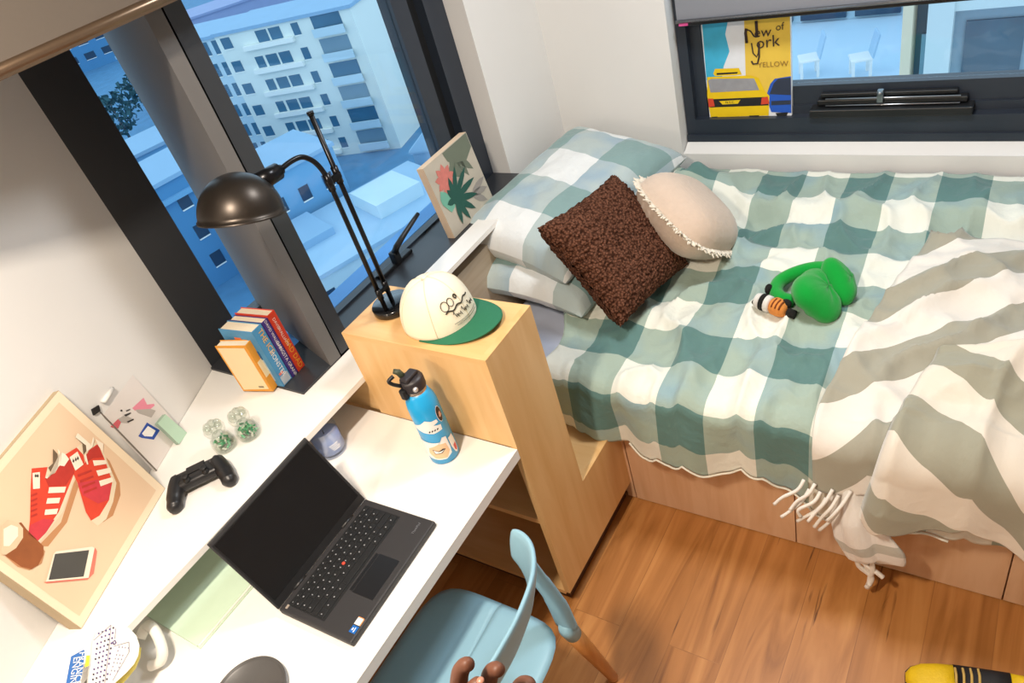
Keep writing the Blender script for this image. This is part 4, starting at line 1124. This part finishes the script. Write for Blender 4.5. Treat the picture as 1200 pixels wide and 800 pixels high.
MB().tube([bu + V((-.010, .012, .262)), bu + V((-.014, .018, .280)), bu + V((-.020, .026, .286))], [.0085, .008, .006], 0, 12).build('spout', M('spout_olive', '3b4230', .5), lo)
MB().tube(smooth([bu + V((-.026, .012, .246)), bu + V((-.040, .022, .262)), bu + V((-.044, .026, .275)), bu + V((-.030, .020, .280))], 4), .005, 0, 8).box((-.032, .008, .226), (.016, .018, .03), 0, XU, bev=.004).build('carry_loop', black_pl, lo)
MB().ball(bu + V((-.020, -.0235, .238)), (.007, .007, .007), 0, seg=12).build('hinge_pin', M('pin_silver', 'c8c4c4', .3, metal=.6), lo)
CA = math.degrees(math.atan2(CAM.y - bo.y, CAM.x - bo.x))   # direction the stickers face
def patch(mb, loop, mi, e=.0008):
    """loop of (degrees, z) wrapped on the bottle"""
    n = len(loop); ca_ = sum(p[0] for p in loop) / n; cz = sum(p[1] for p in loop) / n
    P = []; L2 = []
    for i in range(n):
        a = loop[i]; b_ = loop[(i + 1) % n]
        for k in range(5): L2.append((a[0] + (b_[0] - a[0]) * k / 5, a[1] + (b_[1] - a[1]) * k / 5))
    vs = []; fs = []; R_ = 6; m_ = len(L2)
    for r in range(R_ + 1):
        f = r / R_
        for (d, z) in L2:
            dd = math.radians(CA + ca_ + (d - ca_) * f); zz = cz + (z - cz) * f
            vs.append(X @ V(((Rb_ + e) * math.cos(dd), (Rb_ + e) * math.sin(dd), zz)))
    for r in range(R_):
        for k in range(m_):
            k2 = (k + 1) % m_
            fs.append((r * m_ + k, r * m_ + k2, (r + 1) * m_ + k2, (r + 1) * m_ + k))
    mb.add(vs, fs, mi, True)
sm_ = [white_p, M('sticker_peach', 'eec59c', .5, var=.06, scale=60), M('sticker_black', '2b1c18', .5), M('sticker_coral', 'd9544f', .5), M('sticker_skin', 'd9a68a', .5), M('bottle_ring', 'c9c5c4', .4)]
mb = MB()
patch(mb, [(-75, .142), (-40, .150), (-20, .160), (0, .152), (22, .150), (24, .140), (2, .137), (30, .128), (28, .112), (-8, .112), (-40, .120), (-70, .132)], 0)
for k in range(4): patch(mb, [(-22 + k * 10, .122), (-16 + k * 10, .125), (-15 + k * 10, .121), (-21 + k * 10, .118)], 2, .0014)
mb.build('name_sticker', sm_, bt)
mb = MB(); patch(mb, [(-95, .088), (-60, .088), (-25, .082), (0, .078), (12, .090), (28, .086), (30, .05), (26, .028), (0, .018), (-45, .022), (-92, .030)], 0); patch(mb, [(-50, .064), (-10, .074), (18, .068), (22, .04), (4, .022), (-40, .026), (-58, .044)], 1, .0012)
patch(mb, [(-38, .060), (-22, .050), (0, .056), (10, .052), (-8, .042), (-34, .042)], 2, .0016); patch(mb, [(-35, .058), (-24, .0475), (-6, .0485), (6, .0515), (-10, .0445), (-32, .0445)], 0, .0020)
mb.build('mascot_sticker', sm_, bt)
mb = MB(); patch(mb, [(42 + 14 * math.cos(t), .157 + .026 * math.sin(t)) for t in [2 * PI * i / 14 for i in range(14)]], 0, .0008); patch(mb, [(42 + 12.5 * math.cos(t), .157 + .024 * math.sin(t)) for t in [2 * PI * i / 14 for i in range(14)]], 2, .0012)
patch(mb, [(40, .162), (48, .164), (50, .150), (42, .146), (36, .150)], 4, .0016); mb.build('oval_sticker', sm_, bt)
mb = MB(); patch(mb, [(34, .075), (58, .075), (64, .06), (64, .02), (52, .012), (42, .02), (34, .045)], 0, .0010); patch(mb, [(44, .042), (60, .044), (60, .024), (52, .018), (45, .026)], 3, .0014); mb.build('fruit_sticker', sm_, bt)

# ------------------------------------------------------------------ printed pouch and round tray at the end of the desk
pO = V((-.84, .455, .7415))
pN = V((0.10, -.80, .60)).normalized(); pP = V((-.9, .425, .872))
def pq(q, e=0.): return on(q, pP, pN) + pN * e
po = thing('printed_pouch', 'white rounded pouch printed with tiny typewriter keys', 'pouch', V((-.93, .40, .7415)))
outl = [(119, 736), (128, 732), (141, 731), (152, 736), (160, 745), (163.5, 756), (162, 768), (157, 778), (148, 788), (137, 798), (128, 806), (103, 806), (106, 780), (109, 750), (113, 741)]
pw_ = M('pouch_white', 'f2eee6', .6, var=.02)
MB().slab([pq(q) for q in outl], -pN * .026, 0).build('body', pw_, po)
mb = MB()
mb.tube([pq(q, -.030) for q in ((165, 757), (164, 768), (159, 780), (150, 791), (140, 802))], .0065, 0, 10)
mb.build('ribbed_edge', M('yellow_rib', 'ead86f', .7, var=.2, scale=150), po)
mb = MB(); rr = random.Random(2)
u0 = (110.5, 0); 
for r in range(5):
    for k in range(11):
        q = (114.5 + r * 4.3 - k * .75, 741 - r * 1.6 + k * 6.0)
        if rr.random() < .12: continue
        p = pq(q, .0006); a = pq((q[0] + .2, q[1] + 2.2), .0006) - p; b_ = pq((q[0] + 2.0, q[1] - .4), .0006) - p
        mb.poly([p, p + a, p + a + b_, p + b_], rr.choice((0, 0, 1)))
for r in range(4):
    for k in range(8):
        q = (139 + r * 3.6 - k * 1.5, 757 + k * 4.6 + r * .4)
        if q[0] > 152 - (q[1] - 757) * .5 or rr.random() < .1: continue
        p = pq(q, .0006); mb.poly([p, pq((q[0] + 1.4, q[1] - .3), .0006), pq((q[0] + 1.2, q[1] + 1.6), .0006), pq((q[0] - .2, q[1] + 1.9), .0006)], 2)
mb.tube([pq(q, .0006) for q in ((133.5, 755), (132, 752), (134.5, 750), (136, 753), (133.5, 755))], .0012, 0, 5)
for a, b_ in (((130, 732), (127.5, 760)), ((127.5, 760), (122, 806)), ((109.5, 750), (130, 732)), ((151, 752), (151, 764)), ((151, 764), (132, 797)), ((133, 757), (151, 752)), ((135.5, 736), (134.5, 748))):
    mb.tube([pq(a, .0005), pq(b_, .0005)], .0007, 2, 4)
mb.build('key_print', [M('ink_violet', '5a4a86', .7), M('ink_dark', '3d3350', .7), M('ink_grey', '8d86a0', .7)], po)
mb = MB(); mb.slab([pq(q, .002) for q in ((83, 769), (98, 761), (99.5, 764), (95, 795), (86, 806), (76, 806))], pN * .002, 0)
t0_ = pq((91, 790), .0044); xa_ = (pq((88, 806)) - pq((94, 770))).normalized(); ya_ = (pq((100, 785)) - pq((85, 788))).normalized()
mb.text('FRANCE', .0165, pq((93, 783), .0046), xa_, ya_, 1); mb.text('ENGINE', .0165, pq((86.5, 788), .0046), xa_, ya_, 1)
mb.slab([pq(q, .002) for q in ((101, 768), (105, 768), (104, 780), (99, 782))], pN * .002, 2)
mb.build('blue_tag', [M('tag_blue', '2f6db8', .6), white_p, M('tag_yellow', 'e6e23f', .6)], po)
hp = [onz(q, z) for q, z in (((164, 748), .79), ((172, 733), .80), ((182, 740), .80), ((190, 760), .785), ((188, 774), .765), ((176, 780), .758))]
MB().tube(smooth(hp, 5), .012, 0, 10).build('strap', pw_, po)
rt = V((-.745, .245, .7405)); rt.x, rt.y = onz((290, 812), .76).x, onz((290, 812), .76).y
t = thing('round_tray', 'dark grey round tray at the near end of the white desk', 'tray', rt)
MB().lathe([(0, 0), (.070, 0), (.078, .006), (.082, .016), (.080, .0185), (.077, .016), (.073, .012), (0, .011)], 0, 56, T=Matrix.Translation(rt), cap=False).build('dish', M('tray_grey', '4c4a49', .4, var=.05), t)
# ------------------------------------------------------------------ chair
cb_m = M('chair_blue', '8fb9cc', .42, var=.02, spec=.4)
legw = wood('beech_leg', 'c98a4c', 'b97a3e', axis=2, scale=(1, 10, 10), rough=.45)
cx, cy = -.500, -.015
ch_ = thing('chair', 'light blue moulded chair with beech legs pulled under the desk', 'chair', (cx, cy, 0))
mb = MB()
def seat(a, b):
    r = a; w = 2 * PI * b
    n = 5.0; sq = 1 / (abs(math.cos(w)) ** n + abs(math.sin(w)) ** n) ** (1 / n)
    X_ = .240 * sq * r * math.cos(w); Y_ = .205 * sq * r * math.sin(w)
    z = .448 - .014 * (1 - r * r) + .012 * max(0, -Y_ / .2) ** 3 - .016 * max(0, r - .9) / .1
    return V((cx + X_, cy + Y_, z))
mb.grid(seat, 14, 64, 0); mb.build('seat', cb_m, ch_, solid=.022)
ps = [(.250, -.125), (.236, -.165), (.205, -.205), (.150, -.238), (.07, -.256), (0, -.260), (-.07, -.256), (-.150, -.238), (-.205, -.205), (-.236, -.165), (-.250, -.125)]
arc = smooth([V((cx + p[0], cy + p[1] + .01, 0)) for p in ps], 5); na = len(arc)
mb = MB(); vs = []; fs = []; K_ = 12
for i, p in enumerate(arc):
    f = i / (na - 1); e = math.sin(PI * f)
    t = (arc[min(i + 1, na - 1)] - arc[max(i - 1, 0)]).normalized(); o_ = V((t.y, -t.x, 0))
    cenv = V((cx, cy, 0)) - p
    if o_.dot(cenv) > 0: o_ = -o_
    hh = .030 + .048 * e ** .6; zc = .735 + .016 * e
    if i in (0, na - 1): hh *= .55
    for k in range(K_):
        w = 2 * PI * k / K_
        lz = math.copysign(abs(math.sin(w)) ** .6, math.sin(w)) * hh; lx = math.copysign(abs(math.cos(w)) ** .8, math.cos(w)) * (.0085 if i not in (0, na - 1) else .005)
        vs.append(p + o_ * (lx + lz * .30) + V((0, 0, zc + lz)))
for i in range(na - 1):
    for k in range(K_):
        k2 = (k + 1) % K_; fs.append((i * K_ + k, i * K_ + k2, (i + 1) * K_ + k2, (i + 1) * K_ + k))
fs.append(tuple(range(K_))); fs.append(tuple(range((na - 1) * K_, na * K_)))
mb.add(vs, fs, 0, True); mb.build('backrest', cb_m, ch_)
for sx in (1, -1):
    p = [V((cx + sx * .252, cy - .185, .432)), V((cx + sx * .258, cy - .172, .52)), V((cx + sx * .257, cy - .150, .60)), V((cx + sx * .254, cy - .135, .66)), V((cx + sx * .250, cy - .128, .695))]
    MB().tube(smooth(p, 5), [.034] * 6 + [.031] * 5 + [.028] * 5 + [.026] * 5, 0, 14, flat=.42, up=(1, 0, 0)).build('back_support', cb_m, ch_)
for sx in (1, -1):
    for sy in (1, -1):
        p0 = V((cx + sx * (.246 if sy < 0 else .19), cy + sy * (.188 if sy < 0 else .15), .436 if sy < 0 else .414)); p1 = V((cx + sx * .345, cy + sy * .190 + (.02 * sy if sy > 0 else -.0), .004))
        MB().tube([p0.lerp(p1, -.02), p0.lerp(p1, .02), p0.lerp(p1, .12)], [.018, .0235, .0225], 0, 18).build('leg_socket', cb_m, ch_)
        MB().tube([p0.lerp(p1, t) for t in (.10, .4, .7, .985, 1.)], [.0225, .021, .018, .0145, .011], 0, 18).build('leg', legw, ch_)

# ------------------------------------------------------------------ person: hand at the lower edge of the picture
def dp(q, d): return CAM + ray(q) * d
skin = M('skin_brown', '66402f', .5, var=.12, scale=30, spec=.35)
HV = []; HE = []; HR = []
def hv(q, d, r, par=None):
    HV.append(dp(q, d)); HR.append(r); i = len(HV) - 1
    if par is not None: HE.append((par, i))
    return i
palm = hv((566, 868), .80, .034)
wrist = hv((560, 930), .79, .029, palm); arm = hv((560, 1040), .76, .036, wrist); arm2 = hv((570, 1180), .70, .042, arm)
def finger(base, pts):
    p = palm
    for q, d, r in [base] + pts: p = hv(q, d, r, p)
finger(((545, 836), .80, .0115), [((537, 808), .79, .0108), ((539, 786), .775, .0102), ((546, 776), .765, .0092), ((553, 781), .757, .0075)])          # index
finger(((566, 832), .815, .0115), [((571, 804), .80, .0108), ((575, 787), .785, .0102), ((582, 782), .772, .0092), ((588, 789), .764, .0075)])           # middle
finger(((588, 838), .825, .0112), [((604, 812), .825, .0102), ((613, 799), .815, .0095), ((621, 799), .805, .0084), ((624, 810), .80, .0065)])          # ring
finger(((604, 850), .83, .0100), [((626, 832), .835, .0090), ((636, 822), .828, .0084), ((642, 824), .82, .0074), ((643, 833), .815, .0058)])           # little
finger(((540, 862), .775, .0135), [((536, 838), .757, .0120), ((548, 815), .75, .0108), ((560, 802), .748, .0095), ((566, 796), .748, .0070)])         # thumb
hp0 = dp((566, 868), .80)
pr = thing('person', 'curled brown hand of a person reaching in over the chair back', 'person', hp0)
me = bpy.data.meshes.new('hand'); inv = ROOT[pr.name].inverted()
me.from_pydata([inv @ p for p in HV], HE, []); ho = bpy.data.objects.new('hand', me); COL.objects.link(ho); ho.parent = pr
me.materials.append(skin)
if not me.skin_vertices: 
    sk = ho.modifiers.new('skin', 'SKIN')
else: sk = ho.modifiers.new('skin', 'SKIN')
if not me.skin_vertices: me.attributes.new('skin', 'FLOAT_VECTOR', 'POINT') if False else None
for i, r in enumerate(HR):
    if me.skin_vertices: 
        me.skin_vertices[0].data[i].radius = (r, r); me.skin_vertices[0].data[i].use_root = (i == 0)
sk.use_smooth_shade = True
ms = ho.modifiers.new('sub', 'SUBSURF'); ms.levels = 2; ms.render_levels = 2
mb = MB()
c = dp((560, 798), .742)
mb.ball(dp((563, 797), .741), (.0042, .0042, .002), 0, seg=12)
mb.build('thumb_nail', M('nail', 'a5715c', .4), pr)

# ------------------------------------------------------------------ shoe
so = V((.140, -.905, 0)); sa = math.atan2(-.16, .03)
sh = thing('shoe', 'yellow and black sports shoe on the wooden floor', 'shoe', so, rz=sa)
X = ROOT[sh.name]
secs = [(0, .012, .030, .012), (.012, .028, .044, .008), (.035, .040, .054, .006), (.07, .047, .060, .006), (.105, .048, .070, .006), (.14, .044, .084, .006), (.18, .038, .098, .006), (.22, .036, .104, .006), (.255, .032, .108, .008), (.272, .018, .100, .012)]
def shoe_pt(i, k, n=20, e=0.):
    x, hw, h, z0 = secs[i]; w = PI * k / n
    return X @ V((x, (hw + e) * math.copysign(abs(math.cos(w)) ** .75, math.cos(w)), .018 + (h - .018 + e) * math.sin(w) ** .8))
def loft(i0, i1, mi, e=0.):
    mb = MB(); vs = []; fs = []; n = 20
    for i in range(i0, i1 + 1):
        for k in range(n + 1): vs.append(shoe_pt(i, k, n, e))
    for i in range(i1 - i0):
        for k in range(n): fs.append((i * (n + 1) + k, (i + 1) * (n + 1) + k, (i + 1) * (n + 1) + k + 1, i * (n + 1) + k + 1))
    if i0 == 0: fs.append(tuple(range(n + 1)))
    mb.add(vs, fs, mi, True); return mb
loft(0, 4, 0).build('toe_upper', M('shoe_yellow', 'e0b90d', .6, var=.1, scale=60, bump=.15, bscale=150), sh, solid=.003)
loft(4, 7, 0, .001).build('collar', M('shoe_black', '141214', .7, var=.1), sh, solid=.004)
loft(7, 9, 0).build('heel_counter', MATS['shoe_yellow'], sh, solid=.003)
mb = MB(); vt = []; 
loop = [V((x, hw + .004, 0)) for x, hw, h, z in secs] + [V((x, -hw - .004, 0)) for x, hw, h, z in reversed(secs)]
mb.slab([X @ p for p in loop], (0, 0, .022)); mb.build('sole', M('shoe_sole', '1a191b', .7), sh)
mb = MB()
for k in range(4):
    x = .108 + k * .016; mb.tube(smooth([X @ V((x, s_ * .024, .066 + (x - .1) * .3 + .012 * (1 - abs(s_)))) for s_ in (-1, -.5, 0, .5, 1)], 3), .0032, 0, 6)
mb.build('laces', M('lace_cream', 'c9a85c', .8), sh)

# ------------------------------------------------------------------ the city outside
def cm_(n, c, r=.8, v=.06): return M(n, c, r, var=v, scale=.6)
street = MB().b2((-60, 14, -28.4), (420, 420, -28)).build('street_ground', cm_('street', '4f86ad', .8, .25)); street['kind'] = 'structure'; street['label'] = 'blue grey streets and yards far below the windows'
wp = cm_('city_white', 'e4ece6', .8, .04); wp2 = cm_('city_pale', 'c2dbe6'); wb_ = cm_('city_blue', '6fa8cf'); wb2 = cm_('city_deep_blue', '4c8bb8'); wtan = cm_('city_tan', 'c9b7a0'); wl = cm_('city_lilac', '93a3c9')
win = M('city_window', '3f6f8c', .25, var=.3, scale=.4); win2 = M('city_window_dark', '24405a', .3, var=.3, scale=.4); roofm = cm_('city_roof', '8db4d2'); parap = cm_('city_parapet', 'f2f5ef', .8, .02)
def building(label, o, rz, W, D, H, wm, wins, wmat, extras=(), roof=roofm, cat='building', group=None):
    """wins: (x, z, w, h) on the front wall (local -y); extras: boxes (name, a, b, material)"""
    t = thing('city_building', label, cat, o, rz, group=group); X = ROOT[t.name]
    MB().b2((0, 0, 0), (W, D, H), 0, X).build('walls', wm, t)
    MB().b2((-.2, -.2, H), (W + .2, D + .2, H + .35), 0, X).build('roof', roof, t)
    cache = {}
    for x, z, w, h in wins[:100]:
        key = (w, h)
        if key not in cache:
            mb = MB(); mb.b2((-w / 2, -.06, -h / 2), (w / 2, .05, h / 2), 0, X)
            mb.b2((-w / 2, -.08, -h / 2 - .12), (w / 2, .0, -h / 2), 1, X)
            o_ = mb.build('window', [wmat, parap], t); cache[key] = o_
        else:
            o_ = cache[key].copy(); COL.objects.link(o_); o_.parent = t
        o_.location = (x, 0, z)
    for nm, a, b_, mt in extras: MB().b2(a, b_, 0, X).build(nm, mt, t)
    return t
rA = math.radians(-76.2); uA = V((.238, -.971, 0)); yA = V((.971, .238, 0))
oA = V((53.2, 76.0, -28))
wA = []; ex = []
for f in range(6):
    z = 1.6 + f * 2.62
    for x, w in ((4.6, 1.1), (6.3, 1.5), (8.1, 1.5), (10.8, .9)):
        if f == 5 and x < 5: continue
        wA.append((x, z, w, 1.25))
    wA.append((1.3, z, 1.3, 1.2))
    ex.append(('balcony_recess', (13.0, -.05, z - 1.0), (16.6, .02, z + 1.1), win if f % 2 else cm_('recess_grey', '7796a8')))
    ex.append(('balcony_parapet', (12.9, -.5, z - 1.2), (16.8, -.35, z - .35), wp2))
    ex.append(('parapet_band', (3.4, -.45, z - 1.15), (10.2, -.05, z - .65), parap))
building('white apartment block with window bands seen through the wide window', oA, rA, 18, 8, 15.6, wp, wA, win, ex)
oB = oA - uA * 16.5 + yA * 1.5
wB = []
for f in range(6):
    for c_ in range(7): wB.append((1.5 + c_ * 2.25 + (.3 if c_ % 2 else 0), 1.7 + f * 2.5, 1.5 if c_ % 3 else 1.0, 1.5))
building('pale apartment wing with a grid of square windows left of the white block', oB, rA, 16.3, 8, 15.2, wp2, wB, win)
def facing(az, d, z0): 
    a = math.radians(az); return V((CAM.x + d * math.sin(a), CAM.y + d * math.cos(a), z0)), -a
def bld(label, az, d, W, D, H, wm, wins, wmat, ex=(), turn=0., roof=roofm, z0=-28):
    c, r = facing(az, d, z0); r += math.radians(turn)
    o = c - V((math.cos(r), math.sin(r), 0)) * W / 2
    return building(label, o, r, W, D, H, wm, wins, wmat, ex, roof)
gw = lambda nx, nz, x0, dx, z0, dz, w, h: [(x0 + i * dx, z0 + k * dz, w, h) for i in range(nx) for k in range(nz)]
bld('blue rendered house with small dark windows behind the lamp stem', 36.3, 66, 8, 8, 8.2, wb_, gw(3, 2, 1.4, 2.5, 2.6, 3.0, 1.0, 1.3), win2, turn=18)
bld('low building with wide pale flat roof in front of the blocks', 41.0, 55, 17, 11, 3.6, wp2, gw(5, 1, 2, 3.2, 1.8, 3, 1.2, 1.2), win2, (('roof_box', (9.5, 3, 3.9), (14, 8, 5.2), wp2), ('roof_step', (1, 5, 3.9), (6, 10.5, 4.6), roofm)), turn=20, roof=cm_('pale_roof', '9cc0da'))
t_ = bld('white gabled house at the right edge of the wide window', 47.4, 68, 6, 6, 4.2, roofm, gw(2, 1, 1.8, 3, 2, 3, 1, 1.2), win2, turn=-25, roof=cm_('pale_roof', '9cc0da'))
X = ROOT[t_.name]; MB().add([X @ V(p) for p in ((-.3, -.3, 4.4), (6.3, -.3, 4.4), (6.3, 6.3, 4.4), (-.3, 6.3, 4.4), (3.0, -.3, 7.0), (3.0, 6.3, 7.0))], [(0, 1, 4), (2, 3, 5), (1, 2, 5, 4), (3, 0, 4, 5), (0, 3, 2, 1)]).build('gable_roof', cm_('pale_roof', '9cc0da'), t_)
bld('tan brick house behind the white gable', 48.0, 92, 14, 8, 6, wtan, gw(3, 1, 2.5, 4, 3, 3, 1.4, 1.4), win2, turn=-20)
bld('low blue shed roofs below the apartment block', 33.2, 77, 7, 4, 4.6, wb_, gw(2, 1, 1.8, 3, 2.4, 3, 1.2, 1.2), win2, turn=15)
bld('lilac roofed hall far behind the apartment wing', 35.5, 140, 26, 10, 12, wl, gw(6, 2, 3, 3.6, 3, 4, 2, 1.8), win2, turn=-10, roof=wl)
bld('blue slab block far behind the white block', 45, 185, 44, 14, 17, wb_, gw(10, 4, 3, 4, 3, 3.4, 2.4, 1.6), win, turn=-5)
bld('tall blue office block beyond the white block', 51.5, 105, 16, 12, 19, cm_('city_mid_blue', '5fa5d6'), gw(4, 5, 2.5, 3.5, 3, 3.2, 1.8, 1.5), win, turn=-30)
# seen through the narrow window
bld('deep blue house with two windows seen in the narrow window', 26.4, 68, 12, 8, 10.5, wb2, gw(4, 3, 2, 3, 2.4, 3, 1.1, 1.3), win2, (('cornice', (-.3, -.5, 8.9), (12.3, 0, 9.3), wb_),), turn=14)
bld('pale blue roof terrace block in the narrow window', 27.8, 82, 9, 7, 10, wb_, gw(3, 2, 2, 3, 3, 3.2, 1.2, 1.4), win2, turn=10)
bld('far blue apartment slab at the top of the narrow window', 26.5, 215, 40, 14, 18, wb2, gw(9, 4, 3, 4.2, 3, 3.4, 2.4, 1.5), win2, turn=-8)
leafm = M('tree_foliage', '3d6f5f', .9, var=.5, scale=1.2); leafd = M('tree_foliage_dark', '2a5660', .9, var=.5, scale=1.2); bark = cm_('tree_bark', '4a5560')
def tree(label, az, d, h, r, mt, seed, z0=-28):
    c, _ = facing(az, d, z0); rr = random.Random(seed)
    t = thing('city_tree', label, 'tree', c, group=None)
    MB().tube([c, c + V((.1, 0, h * .5)), c + V((.2, .1, h * .8))], [.25, .18, .08], 0, 8).build('trunk', bark, t)
    mb = MB()
    for k in range(420):
        v = V((rr.gauss(0, 1), rr.gauss(0, 1), rr.gauss(0, 1))).normalized() * r * rr.uniform(.55, 1) 
        v.x *= 1 + .25 * math.sin(5 * v.z); p = c + V((v.x, v.y, h * .68 + v.z * .85)); s = r * rr.uniform(.09, .18)
        a = V((rr.gauss(0, 1), rr.gauss(0, 1), rr.gauss(0, 1))).normalized() * s; b_ = V((rr.gauss(0, 1), rr.gauss(0, 1), rr.gauss(0, 1))).normalized() * s
        mb.add([p - a, p + b_ * .6, p + a, p - b_ * .6], [(0, 1, 2, 3)])
    mb.build('foliage', mt, t, recalc=False)
tree('green tree standing beside the leaf canvas in the window view', 44.0, 47, 5.5, 2.0, leafm, 1)
tree('low green tree at the bottom corner of the wide window', 34.5, 47, 2.8, 1.6, leafm, 2)
tree('rounded green tree by the window handle in the view', 41.0, 45, 3.0, 1.4, leafm, 7)
tree('dark tree between roofs in the narrow window, left one', 27.0, 118, 11, 3.4, leafd, 3)
tree('dark tree between roofs in the narrow window, right one', 29.6, 124, 12, 3.6, leafd, 4)

# terrace seen through the bed window
tf = MB().b2((10.5, -3, -3.2), (20, 9, -3.0)).build('terrace_floor', M('terrace_white', 'c3dcee', .7, var=.03, scale=.5)); tf['kind'] = 'structure'; tf['label'] = 'pale terrace floor outside the bed window'
tw_ = thing('terrace_wall', 'pale terrace wall with dark glazing at its foot', 'wall', (13.8, 3, -3)); tw_['kind'] = 'structure'
MB().b2((14.0, -3, -3), (14.2, 9, 3)).build('wall_face', wp2, tw_)
for y0, y1 in ((3.05, 3.9), (2.1, 2.9), (1.2, 1.95), (.2, 1.05), (4.1, 5.0)):
    o_ = MB().b2((13.92, y0, -2.95), (14.0, y1, -2.66)).build('glazing', win2, tw_)
MB().b2((13.90, 3.2, -2.9), (13.92, 3.5, -2.7)).build('lit_panel', M('amber_panel', 'd9a24a', .5), tw_)
def garden_chair(q, label):
    o = onz(q, -3.0); t = thing('terrace_chair', label, 'chair', o, rz=math.radians(200), group='white chairs on the terrace'); X = ROOT[t.name] @ Matrix.Scale(.68, 4)
    MB().box((0, 0, .42), (.50, .46, .06), 0, X, bev=.02).build('seat', white_p, t)
    MB().box((.0, .28, .68), (.50, .05, .55), 0, X, bev=.02, R=Euler((-.25, 0, 0)).to_matrix()).build('backrest', M('chair_back_blue', 'a9c9e2', .6), t)
    for sx in (-.2, .2):
        for sy in (-.18, .18): MB().b2((sx - .03, sy - .03, 0), (sx + .03, sy + .03, .40), 0, X).build('leg', white_p, t)
garden_chair((948, 88), 'white terrace chair outside the bed window, the one nearer the taxi picture')
garden_chair((1008, 88), 'white terrace chair outside the bed window, the one nearer the beige column')
def ox(q, x): return on(q, (x, 0, 0), (1, 0, 0))
x8 = 8.0
ya0, ya1 = ox((1068, 50), x8).y, ox((1056, 50), x8).y
wg = thing('neighbour_wing', 'pale wing of the building with a beige edge and dark glazing', 'building', (x8, ya0 - 2, -5)); 
MB().b2((x8, ya0, -6), (x8 + .6, ya1, 2.6)).build('beige_column', M('beige_column', 'd6cbb2', .7, var=.03), wg)
yb0 = ox((1084, 50), x8).y
MB().b2((x8 + .3, yb0, -6), (x8 + .5, ya0, 2.6)).build('dark_recess', M('recess_teal', '3f6274', .5, var=.1), wg)
MB().b2((x8 + .28, ya0 - .12, -6), (x8 + .3, ya0 - .06, -1.3)).build('glass_strip', M('strip_blue', '8fc2dd', .4), wg)
yc0 = ox((1114, 50), x8).y
MB().b2((x8 + .05, yc0, -6), (x8 + .4, yb0, 2.6)).build('white_pier', M('pier_white', 'c2d2d6', .7, var=.03), wg)
zt = ox((1160, 14), x8).z; 
MB().b2((x8 + .1, yc0 - 6, zt), (x8 + .4, yc0, 2.6)).b2((x8 + .1, yc0 - 6, -6), (x8 + .4, yc0, -3.2)).build('white_panel', MATS['pier_white'], wg)
MB().b2((x8 + .2, yc0 - 6, -3.2), (x8 + .3, yc0, zt)).build('window_frame', M('frame_slate', '7f97a6', .5, var=.05), wg)
yd0 = ox((1127, 60), x8).y; yd1 = ox((1197, 60), x8).y; zd0 = ox((1160, 93), x8).z; zd1 = ox((1160, 30), x8).z
MB().b2((x8 + .17, yd1, zd0), (x8 + .2, yd0, zd1)).build('dark_pane', M('pane_dark', '3d586a', .12, var=.25, scale=3), wg)
# ------------------------------------------------------------------ light
wd = bpy.data.worlds.new('dusk'); SC.world = wd; wd.use_nodes = True
bg = wd.node_tree.nodes['Background']; bg.inputs['Color'].default_value = (.66, .86, 1.0, 1); bg.inputs['Strength'].default_value = 1.5
def area(name, loc, rot, sx, sy, power, col, spread=180):
    l = bpy.data.lights.new(name, 'AREA'); l.shape = 'RECTANGLE'; l.size = sx; l.size_y = sy; l.energy = power; l.color = col; l.spread = math.radians(spread)
    o = bpy.data.objects.new(name, l); COL.objects.link(o); o.location = loc; o.rotation_euler = rot; return o
area('ceiling_lamp_light', (-.95, -.16, 2.5), (0, 0, 0), .24, .10, 42, (1., .87, .72))
area('bed_fill_light', (.75, -.50, 2.55), (0, 0, 0), .35, .35, 25, (.93, .97, 1.))  # added overhead fill to brighten bed and back wall, no known lamp
l = bpy.data.lights.new('wall_lamp_light', 'SPOT'); l.energy = 13; l.spot_size = math.radians(62); l.spot_blend = .8; l.color = (1., .82, .62); l.shadow_soft_size = .04
o = bpy.data.objects.new('wall_lamp_light', l); COL.objects.link(o); o.location = (-1.02, .36, 1.44); o.rotation_euler = (V((.25, .05, .80)) - V(o.location)).to_track_quat('-Z', 'Y').to_euler()
SC.view_settings.view_transform = 'Standard'; SC.view_settings.look = 'None'; SC.view_settings.gamma = 1; SC.view_settings.use_curve_mapping = False
SC.view_settings.exposure = 0.
